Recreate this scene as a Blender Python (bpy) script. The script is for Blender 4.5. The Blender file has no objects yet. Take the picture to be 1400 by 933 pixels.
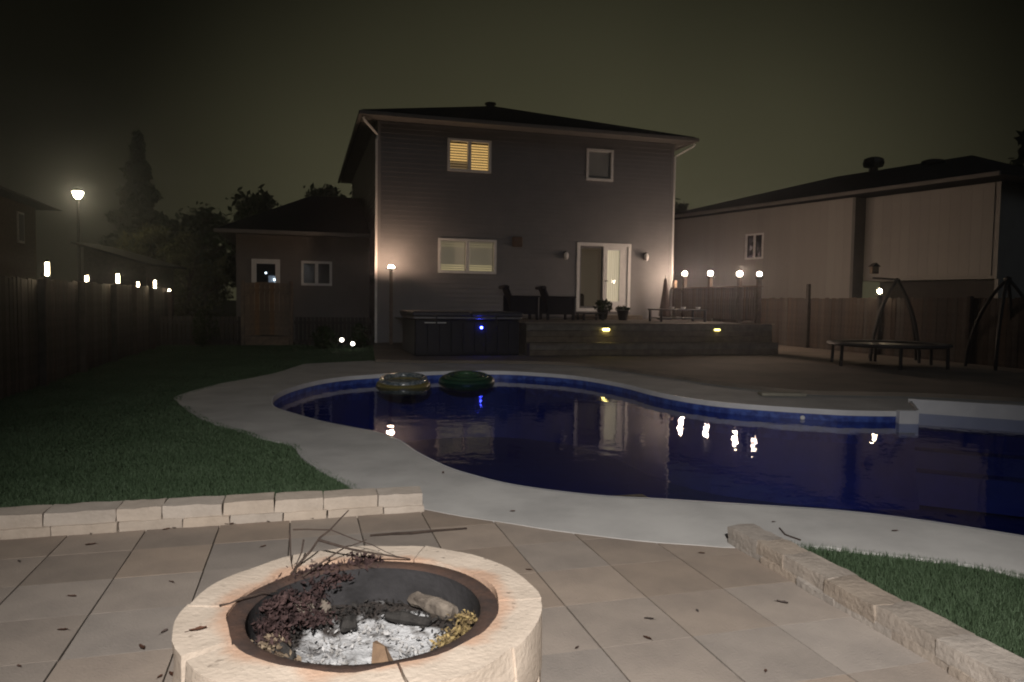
import bpy, bmesh, math, random
import numpy as np
from mathutils import Vector, noise, Matrix

random.seed(7)
np.random.seed(7)
SC = bpy.context.scene
COL = SC.collection
rad = math.radians

# ------------------------------------------------------------------ camera
cam = bpy.data.objects.new('camera', bpy.data.cameras.new('camera'))
COL.objects.link(cam)
cam.data.sensor_width = 36.0
cam.data.lens = 36.0 * 1000.0 / 1400.0
cam.data.clip_end = 600.0
cam.data.clip_start = 0.05
cam.location = (0, 0, 1.35)
cam.rotation_mode = 'QUATERNION'
cam.rotation_quaternion = (Matrix.Rotation(rad(90 - 3.15), 3, 'X') @ Matrix.Rotation(rad(0.8), 3, 'Z')).to_quaternion()
SC.camera = cam

# ------------------------------------------------------------------ night sky (glow of a town under cloud)
world = bpy.data.worlds.new('World')
SC.world = world
world.use_nodes = True
wn, wl = world.node_tree.nodes, world.node_tree.links
wn.clear()
w_out = wn.new('ShaderNodeOutputWorld')
w_bg = wn.new('ShaderNodeBackground')
w_tc = wn.new('ShaderNodeTexCoord')
w_sep = wn.new('ShaderNodeSeparateXYZ')
w_map = wn.new('ShaderNodeMapRange')
w_map.interpolation_type = 'SMOOTHSTEP'
w_map.inputs['From Min'].default_value = -0.05
w_map.inputs['From Max'].default_value = 0.60
w_ramp = wn.new('ShaderNodeMix'); w_ramp.data_type = 'RGBA'
w_ramp.inputs['A'].default_value = (0.068, 0.064, 0.036, 1)
w_ramp.inputs['B'].default_value = (0.0130, 0.0125, 0.0070, 1)
w_n = wn.new('ShaderNodeTexNoise'); w_n.inputs['Scale'].default_value = 1.6; w_n.inputs['Detail'].default_value = 3
w_mr = wn.new('ShaderNodeMapRange')
w_mr.inputs['From Min'].default_value = 0.3; w_mr.inputs['From Max'].default_value = 0.7
w_mr.inputs['To Min'].default_value = 0.8; w_mr.inputs['To Max'].default_value = 1.2
w_dot = wn.new('ShaderNodeVectorMath'); w_dot.operation = 'DOT_PRODUCT'
w_dot.inputs[1].default_value = (0.07, 0.997, 0.0)
w_az = wn.new('ShaderNodeMapRange'); w_az.interpolation_type = 'SMOOTHSTEP'
w_az.inputs['From Min'].default_value = 0.80; w_az.inputs['From Max'].default_value = 0.99
w_az.inputs['To Min'].default_value = 0.08; w_az.inputs['To Max'].default_value = 1.0
w_mul = wn.new('ShaderNodeMath'); w_mul.operation = 'MULTIPLY'
wl.new(w_tc.outputs['Generated'], w_sep.inputs[0])
wl.new(w_sep.outputs['Z'], w_map.inputs['Value'])
wl.new(w_map.outputs[0], w_ramp.inputs['Factor'])
wl.new(w_tc.outputs['Generated'], w_n.inputs['Vector'])
wl.new(w_n.outputs['Fac'], w_mr.inputs['Value'])
wl.new(w_tc.outputs['Generated'], w_dot.inputs[0])
wl.new(w_dot.outputs['Value'], w_az.inputs['Value'])
wl.new(w_mr.outputs[0], w_mul.inputs[0]); wl.new(w_az.outputs[0], w_mul.inputs[1])
wl.new(w_ramp.outputs['Result'], w_bg.inputs['Color'])
wl.new(w_mul.outputs[0], w_bg.inputs['Strength'])
wl.new(w_bg.outputs[0], w_out.inputs['Surface'])

# added dim fill from behind the photographer, lifting the ambient light
sun = bpy.data.objects.new('sun', bpy.data.lights.new('sun', 'SUN'))
sun.data.energy = 0.075
sun.data.angle = rad(40)
sun.data.color = (0.80, 0.90, 1.0)
sun.rotation_euler = (rad(50), 0, rad(20))
COL.objects.link(sun)

# added unseen spot behind the photographer, which lights the fire pit and the near paving
fl = bpy.data.objects.new('yard_flood_lamp', bpy.data.lights.new('yard_flood_lamp', 'SPOT'))
fl.data.energy = 2050.0
fl.data.color = (1.0, 0.94, 0.875)
fl.data.spot_size = rad(75)
fl.data.spot_blend = 1.0
fl.data.shadow_soft_size = 0.10
fl.location = (0.1, -1.6, 3.4)
fl.rotation_euler = (rad(58), 0, rad(-2))
COL.objects.link(fl)

SC.view_settings.view_transform = 'Standard'
SC.view_settings.look = 'None'
SC.view_settings.exposure = 0.0
SC.view_settings.gamma = 1.0
SC.cycles.use_denoising = True
SC.cycles.max_bounces = 6
SC.cycles.transparent_max_bounces = 8
SC.cycles.caustics_reflective = False
SC.cycles.caustics_refractive = False
SC.cycles.sample_clamp_indirect = 4.0
SC.cycles.filter_width = 2.0

# ------------------------------------------------------------------ materials
MATS = {}
def mat(name, c1, c2=None, scale=8.0, rough=0.7, spec=0.3, bump=0.0, bscale=None, metal=0.0, detail=6.0, rnd=0.0, coords='Object', lo=0.35, hi=0.65):
    """procedural material: two tones mixed by noise, optional bump and per-object random value"""
    if name in MATS: return MATS[name]
    m = bpy.data.materials.new(name); m.use_nodes = True
    n, l = m.node_tree.nodes, m.node_tree.links
    b = n['Principled BSDF']
    b.inputs['Roughness'].default_value = rough
    b.inputs['Specular IOR Level'].default_value = spec
    b.inputs['Metallic'].default_value = metal
    c2 = c2 or tuple(x * 0.75 for x in c1)
    tc = n.new('ShaderNodeTexCoord')
    nz = n.new('ShaderNodeTexNoise'); nz.inputs['Scale'].default_value = scale; nz.inputs['Detail'].default_value = detail
    nz.inputs['Roughness'].default_value = 0.62
    mr = n.new('ShaderNodeMapRange'); mr.inputs['From Min'].default_value = lo; mr.inputs['From Max'].default_value = hi
    mx = n.new('ShaderNodeMix'); mx.data_type = 'RGBA'
    mx.inputs['A'].default_value = (*c1, 1); mx.inputs['B'].default_value = (*c2, 1)
    l.new(tc.outputs[coords], nz.inputs['Vector'])
    l.new(nz.outputs['Fac'], mr.inputs['Value']); l.new(mr.outputs[0], mx.inputs['Factor'])
    out = mx.outputs['Result']
    if rnd > 0:
        oi = n.new('ShaderNodeObjectInfo')
        hs = n.new('ShaderNodeHueSaturation')
        rr = n.new('ShaderNodeMapRange'); rr.inputs['To Min'].default_value = 1 - rnd; rr.inputs['To Max'].default_value = 1 + rnd
        l.new(oi.outputs['Random'], rr.inputs['Value']); l.new(rr.outputs[0], hs.inputs['Value'])
        wn_ = n.new('ShaderNodeTexWhiteNoise'); wn_.noise_dimensions = '1D'
        l.new(oi.outputs['Random'], wn_.inputs['W'])
        sr = n.new('ShaderNodeMapRange'); sr.inputs['To Min'].default_value = 1 - rnd * 2.2; sr.inputs['To Max'].default_value = 1 + rnd * 2.2
        l.new(wn_.outputs['Value'], sr.inputs['Value']); l.new(sr.outputs[0], hs.inputs['Saturation'])
        l.new(out, hs.inputs['Color']); out = hs.outputs['Color']
    l.new(out, b.inputs['Base Color'])
    if bump > 0:
        n2 = n.new('ShaderNodeTexNoise'); n2.inputs['Scale'].default_value = bscale or scale * 6; n2.inputs['Detail'].default_value = 6
        bp = n.new('ShaderNodeBump'); bp.inputs['Strength'].default_value = bump; bp.inputs['Distance'].default_value = 0.01
        l.new(tc.outputs[coords], n2.inputs['Vector']); l.new(n2.outputs['Fac'], bp.inputs['Height']); l.new(bp.outputs[0], b.inputs['Normal'])
    MATS[name] = m
    return m

def emit(name, color, strength):
    if name in MATS: return MATS[name]
    m = bpy.data.materials.new(name); m.use_nodes = True
    n, l = m.node_tree.nodes, m.node_tree.links
    b = n['Principled BSDF']
    b.inputs['Base Color'].default_value = (0.6, 0.6, 0.58, 1)
    b.inputs['Emission Color'].default_value = (*color, 1)
    b.inputs['Emission Strength'].default_value = strength
    MATS[name] = m
    return m

M_ground = mat('soil', (0.05, 0.045, 0.035), (0.03, 0.03, 0.022), 3, 0.95, 0.1, 0.4)
M_lawn = mat('lawn_soil', (0.045, 0.070, 0.038), (0.034, 0.054, 0.028), 2.5, 0.95, 0.1, 0.5, 40)
M_grass = mat('grass_blade', (0.070, 0.108, 0.060), (0.050, 0.082, 0.043), 1.2, 0.6, 0.2)
M_paver = mat('paver', (0.325, 0.275, 0.235), (0.255, 0.218, 0.19), 3.0, 0.9, 0.2, 0.35, 90, rnd=0.13, detail=9)
M_sand = mat('joint_sand', (0.10, 0.085, 0.07), (0.055, 0.047, 0.04), 20, 0.95, 0.1)
M_concrete = mat('pool_deck_concrete', (0.52, 0.515, 0.505), (0.40, 0.395, 0.39), 1.7, 0.8, 0.3, 0.25, 120, coords='Object')
M_terrace = mat('terrace_paving', (0.24, 0.20, 0.165), (0.16, 0.14, 0.12), 0.8, 0.85, 0.25, 0.3, 60)
M_stone = mat('wall_stone', (0.53, 0.46, 0.395), (0.43, 0.37, 0.315), 6, 0.9, 0.2, 0.5, 45, rnd=0.07)
M_stone_grey = mat('rough_edging_stone', (0.38, 0.33, 0.285), (0.27, 0.235, 0.205), 5, 0.9, 0.2, 0.7, 45, rnd=0.13)
M_white = mat('white_trim', (0.72, 0.72, 0.71), (0.62, 0.62, 0.62), 4, 0.5, 0.4)
M_pvc = mat('white_pool_trim', (0.70, 0.71, 0.74), (0.60, 0.61, 0.65), 3, 0.4, 0.45)
M_siding = mat('taupe_siding', (0.205, 0.203, 0.212), (0.182, 0.180, 0.188), 2.0, 0.6, 0.3, 0.1, 50)
M_cream = mat('cream_siding', (0.34, 0.325, 0.305), (0.295, 0.282, 0.265), 1.5, 0.6, 0.3, 0.1, 50, rnd=0.05)
M_roof = mat('dark_shingles', (0.030, 0.030, 0.033), (0.018, 0.018, 0.020), 6, 0.95, 0.1, 0.6, 60)
M_soffit = mat('soffit', (0.17, 0.16, 0.152), (0.145, 0.137, 0.13), 3, 0.6, 0.3)
M_fence = mat('weathered_fence_wood', (0.075, 0.066, 0.062), (0.042, 0.038, 0.037), 7, 0.9, 0.15, 0.5, 40, rnd=0.25)
M_gate = mat('gate_wood', (0.23, 0.165, 0.115), (0.14, 0.10, 0.075), 7, 0.85, 0.2, 0.4, 40, rnd=0.2)
M_deck = mat('deck_wood', (0.18, 0.155, 0.13), (0.11, 0.095, 0.08), 6, 0.85, 0.2, 0.4, 40, rnd=0.2)
M_rail = mat('rail_wood', (0.20, 0.155, 0.125), (0.13, 0.10, 0.085), 6, 0.8, 0.25, 0.3, 40, rnd=0.15)
M_dark = mat('dark_plastic', (0.022, 0.022, 0.030), (0.015, 0.015, 0.02), 8, 0.5, 0.4)
M_wicker = mat('dark_wicker', (0.020, 0.021, 0.030), (0.012, 0.012, 0.018), 60, 0.75, 0.25, 0.6, 120)
M_tub = mat('tub_cabinet', (0.014, 0.014, 0.022), (0.010, 0.010, 0.016), 10, 0.55, 0.35)
M_cover = mat('tub_cover_vinyl', (0.050, 0.050, 0.066), (0.038, 0.038, 0.05), 6, 0.45, 0.45, 0.2, 60)
M_metal = mat('grey_metal', (0.25, 0.25, 0.26), (0.18, 0.18, 0.19), 12, 0.45, 0.5, metal=0.6)
M_black = mat('black_tube', (0.012, 0.012, 0.014), (0.008, 0.008, 0.009), 12, 0.5, 0.4)
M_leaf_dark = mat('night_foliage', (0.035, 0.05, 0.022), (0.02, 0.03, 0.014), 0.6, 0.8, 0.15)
M_leaf_lit = mat('lamplit_bush_foliage', (0.085, 0.085, 0.04), (0.05, 0.055, 0.026), 0.6, 0.8, 0.15)  # lit copy of the foliage, street lamp light put into the colour
M_bark = mat('bark', (0.06, 0.045, 0.035), (0.035, 0.028, 0.022), 8, 0.95, 0.1, 0.6)
M_deadleaf = mat('dead_leaf', (0.085, 0.055, 0.045), (0.045, 0.030, 0.027), 9, 0.85, 0.15, rnd=0.3)
M_debris = mat('reddish_debris', (0.085, 0.052, 0.050), (0.030, 0.021, 0.022), 22, 0.85, 0.15)
M_drygold = mat('dry_gold_leaves', (0.42, 0.32, 0.14), (0.10, 0.07, 0.045), 40, 0.85, 0.15)
M_twig = mat('twig_bark', (0.075, 0.055, 0.045), (0.045, 0.034, 0.03), 30, 0.9, 0.15)
M_char = mat('charcoal', (0.018, 0.017, 0.017), (0.05, 0.047, 0.045), 18, 0.95, 0.15, 0.6, 60)
M_wood = mat('split_firewood', (0.27, 0.18, 0.115), (0.15, 0.10, 0.07), 14, 0.85, 0.2, 0.4, 60)
M_ashwood = mat('ashy_firewood', (0.25, 0.215, 0.18), (0.09, 0.075, 0.065), 12, 0.9, 0.15, 0.5, 50)
M_glassdark = mat('dark_window_glass', (0.02, 0.02, 0.022), (0.018, 0.018, 0.02), 2, 0.04, 0.6)
M_screen = mat('insect_screen', (0.15, 0.15, 0.158), (0.12, 0.12, 0.128), 2, 0.35, 0.4)
M_interior = mat('room_wall', (0.17, 0.125, 0.09), (0.11, 0.08, 0.06), 2, 0.8, 0.2)
M_blind = mat('blind_slat', (0.55, 0.52, 0.44), (0.48, 0.45, 0.38), 5, 0.5, 0.3)

# pit stone: scorch tint towards the ring is a stain of its own
def pit_stone_mat():
    m = mat('fire_pit_stone', (0.60, 0.515, 0.435), (0.50, 0.425, 0.355), 4, 0.9, 0.2, 0.5, 55, coords='Object')
    n, l = m.node_tree.nodes, m.node_tree.links
    b = n['Principled BSDF']
    src = b.inputs['Base Color'].links[0].from_socket
    tc = n.new('ShaderNodeNewGeometry')
    sub = n.new('ShaderNodeVectorMath'); sub.operation = 'SUBTRACT'; sub.inputs[1].default_value = (-0.48, 2.42, 0)
    mul = n.new('ShaderNodeVectorMath'); mul.operation = 'MULTIPLY'; mul.inputs[1].default_value = (1, 1, 0)
    ln = n.new('ShaderNodeVectorMath'); ln.operation = 'LENGTH'
    l.new(tc.outputs['Position'], sub.inputs[0]); l.new(sub.outputs[0], mul.inputs[0]); l.new(mul.outputs[0], ln.inputs[0])
    nz = n.new('ShaderNodeTexNoise'); nz.inputs['Scale'].default_value = 5.5; nz.inputs['Detail'].default_value = 4
    l.new(tc.outputs['Position'], nz.inputs['Vector'])
    ma = n.new('ShaderNodeMath'); ma.operation = 'MULTIPLY_ADD'; ma.inputs[1].default_value = 0.24; ma.inputs[2].default_value = -0.12
    l.new(nz.outputs['Fac'], ma.inputs[0])
    ad = n.new('ShaderNodeMath'); ad.operation = 'ADD'
    l.new(ln.outputs['Value'], ad.inputs[0]); l.new(ma.outputs[0], ad.inputs[1])
    mr = n.new('ShaderNodeMapRange'); mr.interpolation_type = 'SMOOTHSTEP'
    mr.inputs['From Min'].default_value = 0.435; mr.inputs['From Max'].default_value = 0.51
    mr.inputs['To Min'].default_value = 0.55; mr.inputs['To Max'].default_value = 0.0
    l.new(ad.outputs[0], mr.inputs['Value'])
    mx = n.new('ShaderNodeMix'); mx.data_type = 'RGBA'; mx.inputs['B'].default_value = (0.50, 0.26, 0.15, 1)
    l.new(mr.outputs[0], mx.inputs['Factor']); l.new(src, mx.inputs['A'])
    # dark soot spots
    n2 = n.new('ShaderNodeTexNoise'); n2.inputs['Scale'].default_value = 26; n2.inputs['Detail'].default_value = 3
    l.new(tc.outputs['Position'], n2.inputs['Vector'])
    m2 = n.new('ShaderNodeMapRange'); m2.inputs['From Min'].default_value = 0.66; m2.inputs['From Max'].default_value = 0.74; m2.inputs['To Max'].default_value = 0.55
    l.new(n2.outputs['Fac'], m2.inputs['Value'])
    mx2 = n.new('ShaderNodeMix'); mx2.data_type = 'RGBA'; mx2.inputs['B'].default_value = (0.13, 0.10, 0.08, 1)
    l.new(m2.outputs[0], mx2.inputs['Factor']); l.new(mx.outputs['Result'], mx2.inputs['A'])
    l.new(mx2.outputs['Result'], b.inputs['Base Color'])
    return m
M_pit = pit_stone_mat()
M_rust = mat('rusty_steel', (0.085, 0.050, 0.038), (0.045, 0.033, 0.030), 9, 0.85, 0.3, 0.5, 60)
M_soot = mat('sooty_steel', (0.060, 0.058, 0.062), (0.030, 0.029, 0.031), 5, 0.8, 0.3, 0.3, 50)
M_ash = mat('ash', (0.52, 0.53, 0.55), (0.10, 0.09, 0.085), 13, 0.95, 0.1, 0.8, 90, lo=0.50, hi=0.66, detail=10)

def ash_zone(m):
    n, l = m.node_tree.nodes, m.node_tree.links; b = n['Principled BSDF']
    src = b.inputs['Base Color'].links[0].from_socket
    ge = n.new('ShaderNodeNewGeometry'); sb = n.new('ShaderNodeVectorMath'); sb.operation = 'SUBTRACT'; sb.inputs[1].default_value = (-.46, 2.44, .12)
    sc_ = n.new('ShaderNodeVectorMath'); sc_.operation = 'MULTIPLY'; sc_.inputs[1].default_value = (.9, .75, 0)
    ln = n.new('ShaderNodeVectorMath'); ln.operation = 'LENGTH'
    l.new(ge.outputs['Position'], sb.inputs[0]); l.new(sb.outputs[0], sc_.inputs[0]); l.new(sc_.outputs[0], ln.inputs[0])
    nz = n.new('ShaderNodeTexNoise'); nz.inputs['Scale'].default_value = 11; nz.inputs['Detail'].default_value = 6; l.new(ge.outputs['Position'], nz.inputs['Vector'])
    ma = n.new('ShaderNodeMath'); ma.operation = 'MULTIPLY_ADD'; ma.inputs[1].default_value = .34; l.new(nz.outputs['Fac'], ma.inputs[0]); l.new(ln.outputs['Value'], ma.inputs[2])
    mr = n.new('ShaderNodeMapRange'); mr.inputs['From Min'].default_value = .36; mr.inputs['From Max'].default_value = .42; l.new(ma.outputs[0], mr.inputs['Value'])
    mx = n.new('ShaderNodeMix'); mx.data_type = 'RGBA'; mx.inputs['B'].default_value = (.05, .043, .040, 1)
    l.new(mr.outputs[0], mx.inputs['Factor']); l.new(src, mx.inputs['A']); l.new(mx.outputs['Result'], b.inputs['Base Color'])
ash_zone(M_ash)
def liner_mat():
    m = mat('pool_liner', (0.045, 0.070, 0.30), (0.035, 0.055, 0.24), 5, 0.5, 0.3)
    return m
M_liner = liner_mat()
M_linerband = mat('pool_liner_tile_band', (0.060, 0.115, 0.42), (0.028, 0.052, 0.24), 9, 0.4, 0.35, lo=0.42, hi=0.58)

def water_mat():
    m = bpy.data.materials.new('pool_water'); m.use_nodes = True
    n, l = m.node_tree.nodes, m.node_tree.links
    n.clear()
    o = n.new('ShaderNodeOutputMaterial')
    tr = n.new('ShaderNodeBsdfTransparent'); tr.inputs['Color'].default_value = (0.40, 0.50, 0.76, 1)
    gl = n.new('ShaderNodeBsdfGlossy'); gl.inputs['Roughness'].default_value = 0.02
    ge = n.new('ShaderNodeNewGeometry'); dt = n.new('ShaderNodeVectorMath'); dt.operation = 'DOT_PRODUCT'
    l.new(ge.outputs['Incoming'], dt.inputs[0]); l.new(ge.outputs['Normal'], dt.inputs[1])
    ab = n.new('ShaderNodeMath'); ab.operation = 'ABSOLUTE'; l.new(dt.outputs['Value'], ab.inputs[0])
    om = n.new('ShaderNodeMath'); om.operation = 'SUBTRACT'; om.inputs[0].default_value = 1.0; l.new(ab.outputs[0], om.inputs[1])
    pw = n.new('ShaderNodeMath'); pw.operation = 'POWER'; pw.inputs[1].default_value = 5.0; l.new(om.outputs[0], pw.inputs[0])
    fr = n.new('ShaderNodeMath'); fr.operation = 'MULTIPLY_ADD'; fr.inputs[1].default_value = 0.78; fr.inputs[2].default_value = 0.02; l.new(pw.outputs[0], fr.inputs[0])
    mx = n.new('ShaderNodeMixShader')
    tc = n.new('ShaderNodeTexCoord')
    nz = n.new('ShaderNodeTexNoise'); nz.inputs['Scale'].default_value = 5.0; nz.inputs['Detail'].default_value = 2.0
    bp = n.new('ShaderNodeBump'); bp.inputs['Strength'].default_value = 0.055; bp.inputs['Distance'].default_value = 0.05
    l.new(tc.outputs['Object'], nz.inputs['Vector']); l.new(nz.outputs['Fac'], bp.inputs['Height'])
    l.new(bp.outputs[0], gl.inputs['Normal'])
    l.new(fr.outputs[0], mx.inputs[0]); l.new(tr.outputs[0], mx.inputs[1]); l.new(gl.outputs[0], mx.inputs[2])
    l.new(mx.outputs[0], o.inputs['Surface'])
    return m
M_water = water_mat()

def pane_mat():
    m = bpy.data.materials.new('window_pane_glass'); m.use_nodes = True
    n, l = m.node_tree.nodes, m.node_tree.links
    n.clear()
    o = n.new('ShaderNodeOutputMaterial')
    tr = n.new('ShaderNodeBsdfTransparent'); tr.inputs['Color'].default_value = (0.88, 0.9, 0.88, 1)
    gl = n.new('ShaderNodeBsdfGlossy'); gl.inputs['Roughness'].default_value = 0.01
    ge = n.new('ShaderNodeNewGeometry'); dt = n.new('ShaderNodeVectorMath'); dt.operation = 'DOT_PRODUCT'
    l.new(ge.outputs['Incoming'], dt.inputs[0]); l.new(ge.outputs['Normal'], dt.inputs[1])
    ab = n.new('ShaderNodeMath'); ab.operation = 'ABSOLUTE'; l.new(dt.outputs['Value'], ab.inputs[0])
    om = n.new('ShaderNodeMath'); om.operation = 'SUBTRACT'; om.inputs[0].default_value = 1.0; l.new(ab.outputs[0], om.inputs[1])
    pw = n.new('ShaderNodeMath'); pw.operation = 'POWER'; pw.inputs[1].default_value = 5.0; l.new(om.outputs[0], pw.inputs[0])
    fr = n.new('ShaderNodeMath'); fr.operation = 'MULTIPLY_ADD'; fr.inputs[1].default_value = 0.92; fr.inputs[2].default_value = 0.08; l.new(pw.outputs[0], fr.inputs[0])
    mx = n.new('ShaderNodeMixShader')
    l.new(fr.outputs[0], mx.inputs[0]); l.new(tr.outputs[0], mx.inputs[1]); l.new(gl.outputs[0], mx.inputs[2])
    l.new(mx.outputs[0], o.inputs['Surface'])
    return m
M_pane = pane_mat()

# ------------------------------------------------------------------ mesh helpers
A = rad(16.0)
CA, SA = math.cos(A), math.sin(A)
def W(u, v, z=0.0):
    """house-frame coordinates (u along the house, v away from the camera) to world"""
    return Vector((u * CA - v * SA, u * SA + v * CA, z))

class MB:
    def __init__(self): self.v = []; self.f = []
    def add(self, vs, fs):
        k = len(self.v); self.v += [tuple(p) for p in vs]; self.f += [tuple(i + k for i in f) for f in fs]; return self
    def box(self, x0, x1, y0, y1, z0, z1):
        return self.add([(x0,y0,z0),(x1,y0,z0),(x1,y1,z0),(x0,y1,z0),(x0,y0,z1),(x1,y0,z1),(x1,y1,z1),(x0,y1,z1)],
                        [(0,3,2,1),(4,5,6,7),(0,1,5,4),(1,2,6,5),(2,3,7,6),(3,0,4,7)])
    def bbox(self, x0, x1, y0, y1, z0, z1, b=0.01):
        """box with chamfered edges"""
        bm = bmesh.new()
        bmesh.ops.create_cube(bm, size=1.0)
        for q in bm.verts:
            q.co = Vector((x0 + (q.co.x + .5) * (x1 - x0), y0 + (q.co.y + .5) * (y1 - y0), z0 + (q.co.z + .5) * (z1 - z0)))
        bmesh.ops.bevel(bm, geom=bm.edges[:], offset=min(b, .45*min(x1-x0, y1-y0, z1-z0)), segments=1, affect='EDGES')
        bm.verts.index_update()
        self.add([q.co[:] for q in bm.verts], [[q.index for q in f.verts] for f in bm.faces]); bm.free(); return self
    def tube(self, pts, r, n=8, cap=True):
        pts = [Vector(p) for p in pts]
        rs = r if isinstance(r, (list, tuple)) else [r] * len(pts)
        vs, fs = [], []
        for i, p in enumerate(pts):
            t = (pts[min(i+1, len(pts)-1)] - pts[max(i-1, 0)]).normalized()
            a = t.cross(Vector((0, 0, 1)))
            if a.length < 1e-3: a = t.cross(Vector((1, 0, 0)))
            a.normalize(); b = t.cross(a)
            for k in range(n):
                th = 2 * math.pi * k / n
                vs.append(p + (a * math.cos(th) + b * math.sin(th)) * rs[i])
        for i in range(len(pts) - 1):
            for k in range(n):
                fs.append((i*n+k, i*n+(k+1) % n, (i+1)*n+(k+1) % n, (i+1)*n+k))
        if cap:
            fs.append(tuple(range(n))); fs.append(tuple((len(pts)-1)*n + k for k in range(n))[::-1])
        return self.add(vs, fs)
    def lathe(self, prof, c=(0,0,0), n=20, a0=0.0, a1=2*math.pi):
        vs, fs = [], []
        full = abs(a1 - a0 - 2*math.pi) < 1e-6
        m = n if full else n + 1
        for r, z in prof:
            for k in range(m):
                th = a0 + (a1 - a0) * k / n
                vs.append((c[0] + r*math.cos(th), c[1] + r*math.sin(th), c[2] + z))
        for i in range(len(prof) - 1):
            for k in range(n):
                fs.append((i*m+k, i*m+(k+1) % m, (i+1)*m+(k+1) % m, (i+1)*m+k))
        return self.add(vs, fs)
    def poly(self, pts, z0, z1):
        """prism over a convex or mildly concave polygon"""
        n = len(pts)
        vs = [(p[0], p[1], z0) for p in pts] + [(p[0], p[1], z1) for p in pts]
        fs = [tuple(range(n))[::-1], tuple(range(n, 2*n))] + [(i, (i+1) % n, n+(i+1) % n, n+i) for i in range(n)]
        return self.add(vs, fs)
    def mesh(self, name, off=(0,0,0), smooth=False):
        me = bpy.data.meshes.new(name)
        o = Vector(off)
        me.from_pydata([tuple(Vector(p) - o) for p in self.v], [], self.f)
        me.validate()
        if smooth:
            for p in me.polygons: p.use_smooth = True
            if name == 'stone': me.set_sharp_from_angle(angle=rad(38))
        return me

OFF = {}
DZ = 0.0      # level of the ground the next things stand on
def tag(o, label=None, cat=None, group=None, kind=None):
    if label: o['label'] = label
    if cat: o['category'] = cat
    if group: o['group'] = group
    if kind: o['kind'] = kind
    return o
def thing(name, label, cat, off, house=True, group=None, rot=None):
    """an Empty at the thing's base. Geometry of its parts is given in the frame coordinates and shifted by off"""
    o = bpy.data.objects.new(name, None); COL.objects.link(o)
    o.empty_display_size = 0.2
    if rot is not None:
        o.location = (off[0], off[1], off[2] + DZ); o.rotation_euler = (0, 0, rot); OFF[o.name] = (0, 0, 0)
    elif house:
        o.location = W(off[0], off[1], off[2] + DZ); o.rotation_euler = (0, 0, A); OFF[o.name] = tuple(off)
    else:
        o.location = (off[0], off[1], off[2] + DZ); OFF[o.name] = tuple(off)
    return tag(o, label, cat, group)
def part(name, mb, m, parent, smooth=False, label=None, kind=None):
    off = OFF.get(parent.name, (0, 0, 0))
    me = mb.mesh(name, off, smooth)
    if m: me.materials.append(m)
    o = bpy.data.objects.new(name, me); COL.objects.link(o); o.parent = parent
    OFF[o.name] = off
    return tag(o, label, kind=kind)
def piece(name, me, parent, loc, rotz=0.0, rot=None, scale=None):
    """a repeated part that shares mesh data; loc in the parent's frame coordinates"""
    off = OFF.get(parent.name, (0, 0, 0))
    o = bpy.data.objects.new(name, me); COL.objects.link(o); o.parent = parent
    o.location = Vector(loc) - Vector(off)
    o.rotation_euler = rot or (0, 0, rotz)
    if scale: o.scale = scale
    return o
def solo(name, mb, m, label=None, cat=None, group=None, kind=None, off=(0,0,0), house=False, smooth=False):
    """a thing (or a piece of the setting) that is one mesh"""
    me = mb.mesh(name, off, smooth)
    if m: me.materials.append(m)
    o = bpy.data.objects.new(name, me); COL.objects.link(o)
    if house: o.location = W(off[0], off[1], off[2] + DZ); o.rotation_euler = (0, 0, A)
    else: o.location = (off[0], off[1], off[2] + DZ)
    OFF[o.name] = tuple(off)
    return tag(o, label, cat, group, kind)

def spline(pts, n=8, closed=False):
    """Catmull-Rom through 2-D points"""
    P = [Vector((p[0], p[1])) for p in pts]; N = len(P); out = []
    for i in range(N if closed else N - 1):
        g = lambda k: P[k % N] if closed else P[max(0, min(N - 1, k))]
        p0, p1, p2, p3 = g(i-1), g(i), g(i+1), g(i+2)
        for s in range(n):
            t = s / n
            out.append(0.5 * ((2*p1) + (p2-p0)*t + (2*p0-5*p1+4*p2-p3)*t*t + (3*p1-p0-3*p2+p3)*t**3))
    if not closed: out.append(P[-1])
    return [(p.x, p.y) for p in out]

def fill(loops, z, thick=0.0):
    """flat sheet over loops[0] with the other loops as holes; a skirt of depth thick along the outer loop"""
    bm = bmesh.new(); edges = []
    for lp in loops:
        vs = [bm.verts.new((x, y, z)) for x, y in lp]
        for i in range(len(vs)): edges.append(bm.edges.new((vs[i], vs[(i+1) % len(vs)])))
    bmesh.ops.triangle_fill(bm, use_beauty=True, use_dissolve=False, edges=edges)
    bmesh.ops.recalc_face_normals(bm, faces=bm.faces[:])
    if bm.faces and sum(f.normal.z * f.calc_area() for f in bm.faces) < 0:
        bmesh.ops.reverse_faces(bm, faces=bm.faces[:])
    bm.verts.index_update()
    mb = MB().add([q.co[:] for q in bm.verts], [[q.index for q in f.verts] for f in bm.faces]); bm.free()
    if thick:
        lp = loops[0]; n = len(lp)
        mb.add([(x, y, z) for x, y in lp] + [(x, y, z - thick) for x, y in lp], [(i, (i+1) % n, n+(i+1) % n, n+i) for i in range(n)])
    return mb

def inside(p, poly):
    x, y = p; c = False; n = len(poly); j = n - 1
    for i in range(n):
        xi, yi = poly[i]; xj, yj = poly[j]
        if (yi > y) != (yj > y) and x < (xj - xi) * (y - yi) / (yj - yi) + xi: c = not c
        j = i
    return c

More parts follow.
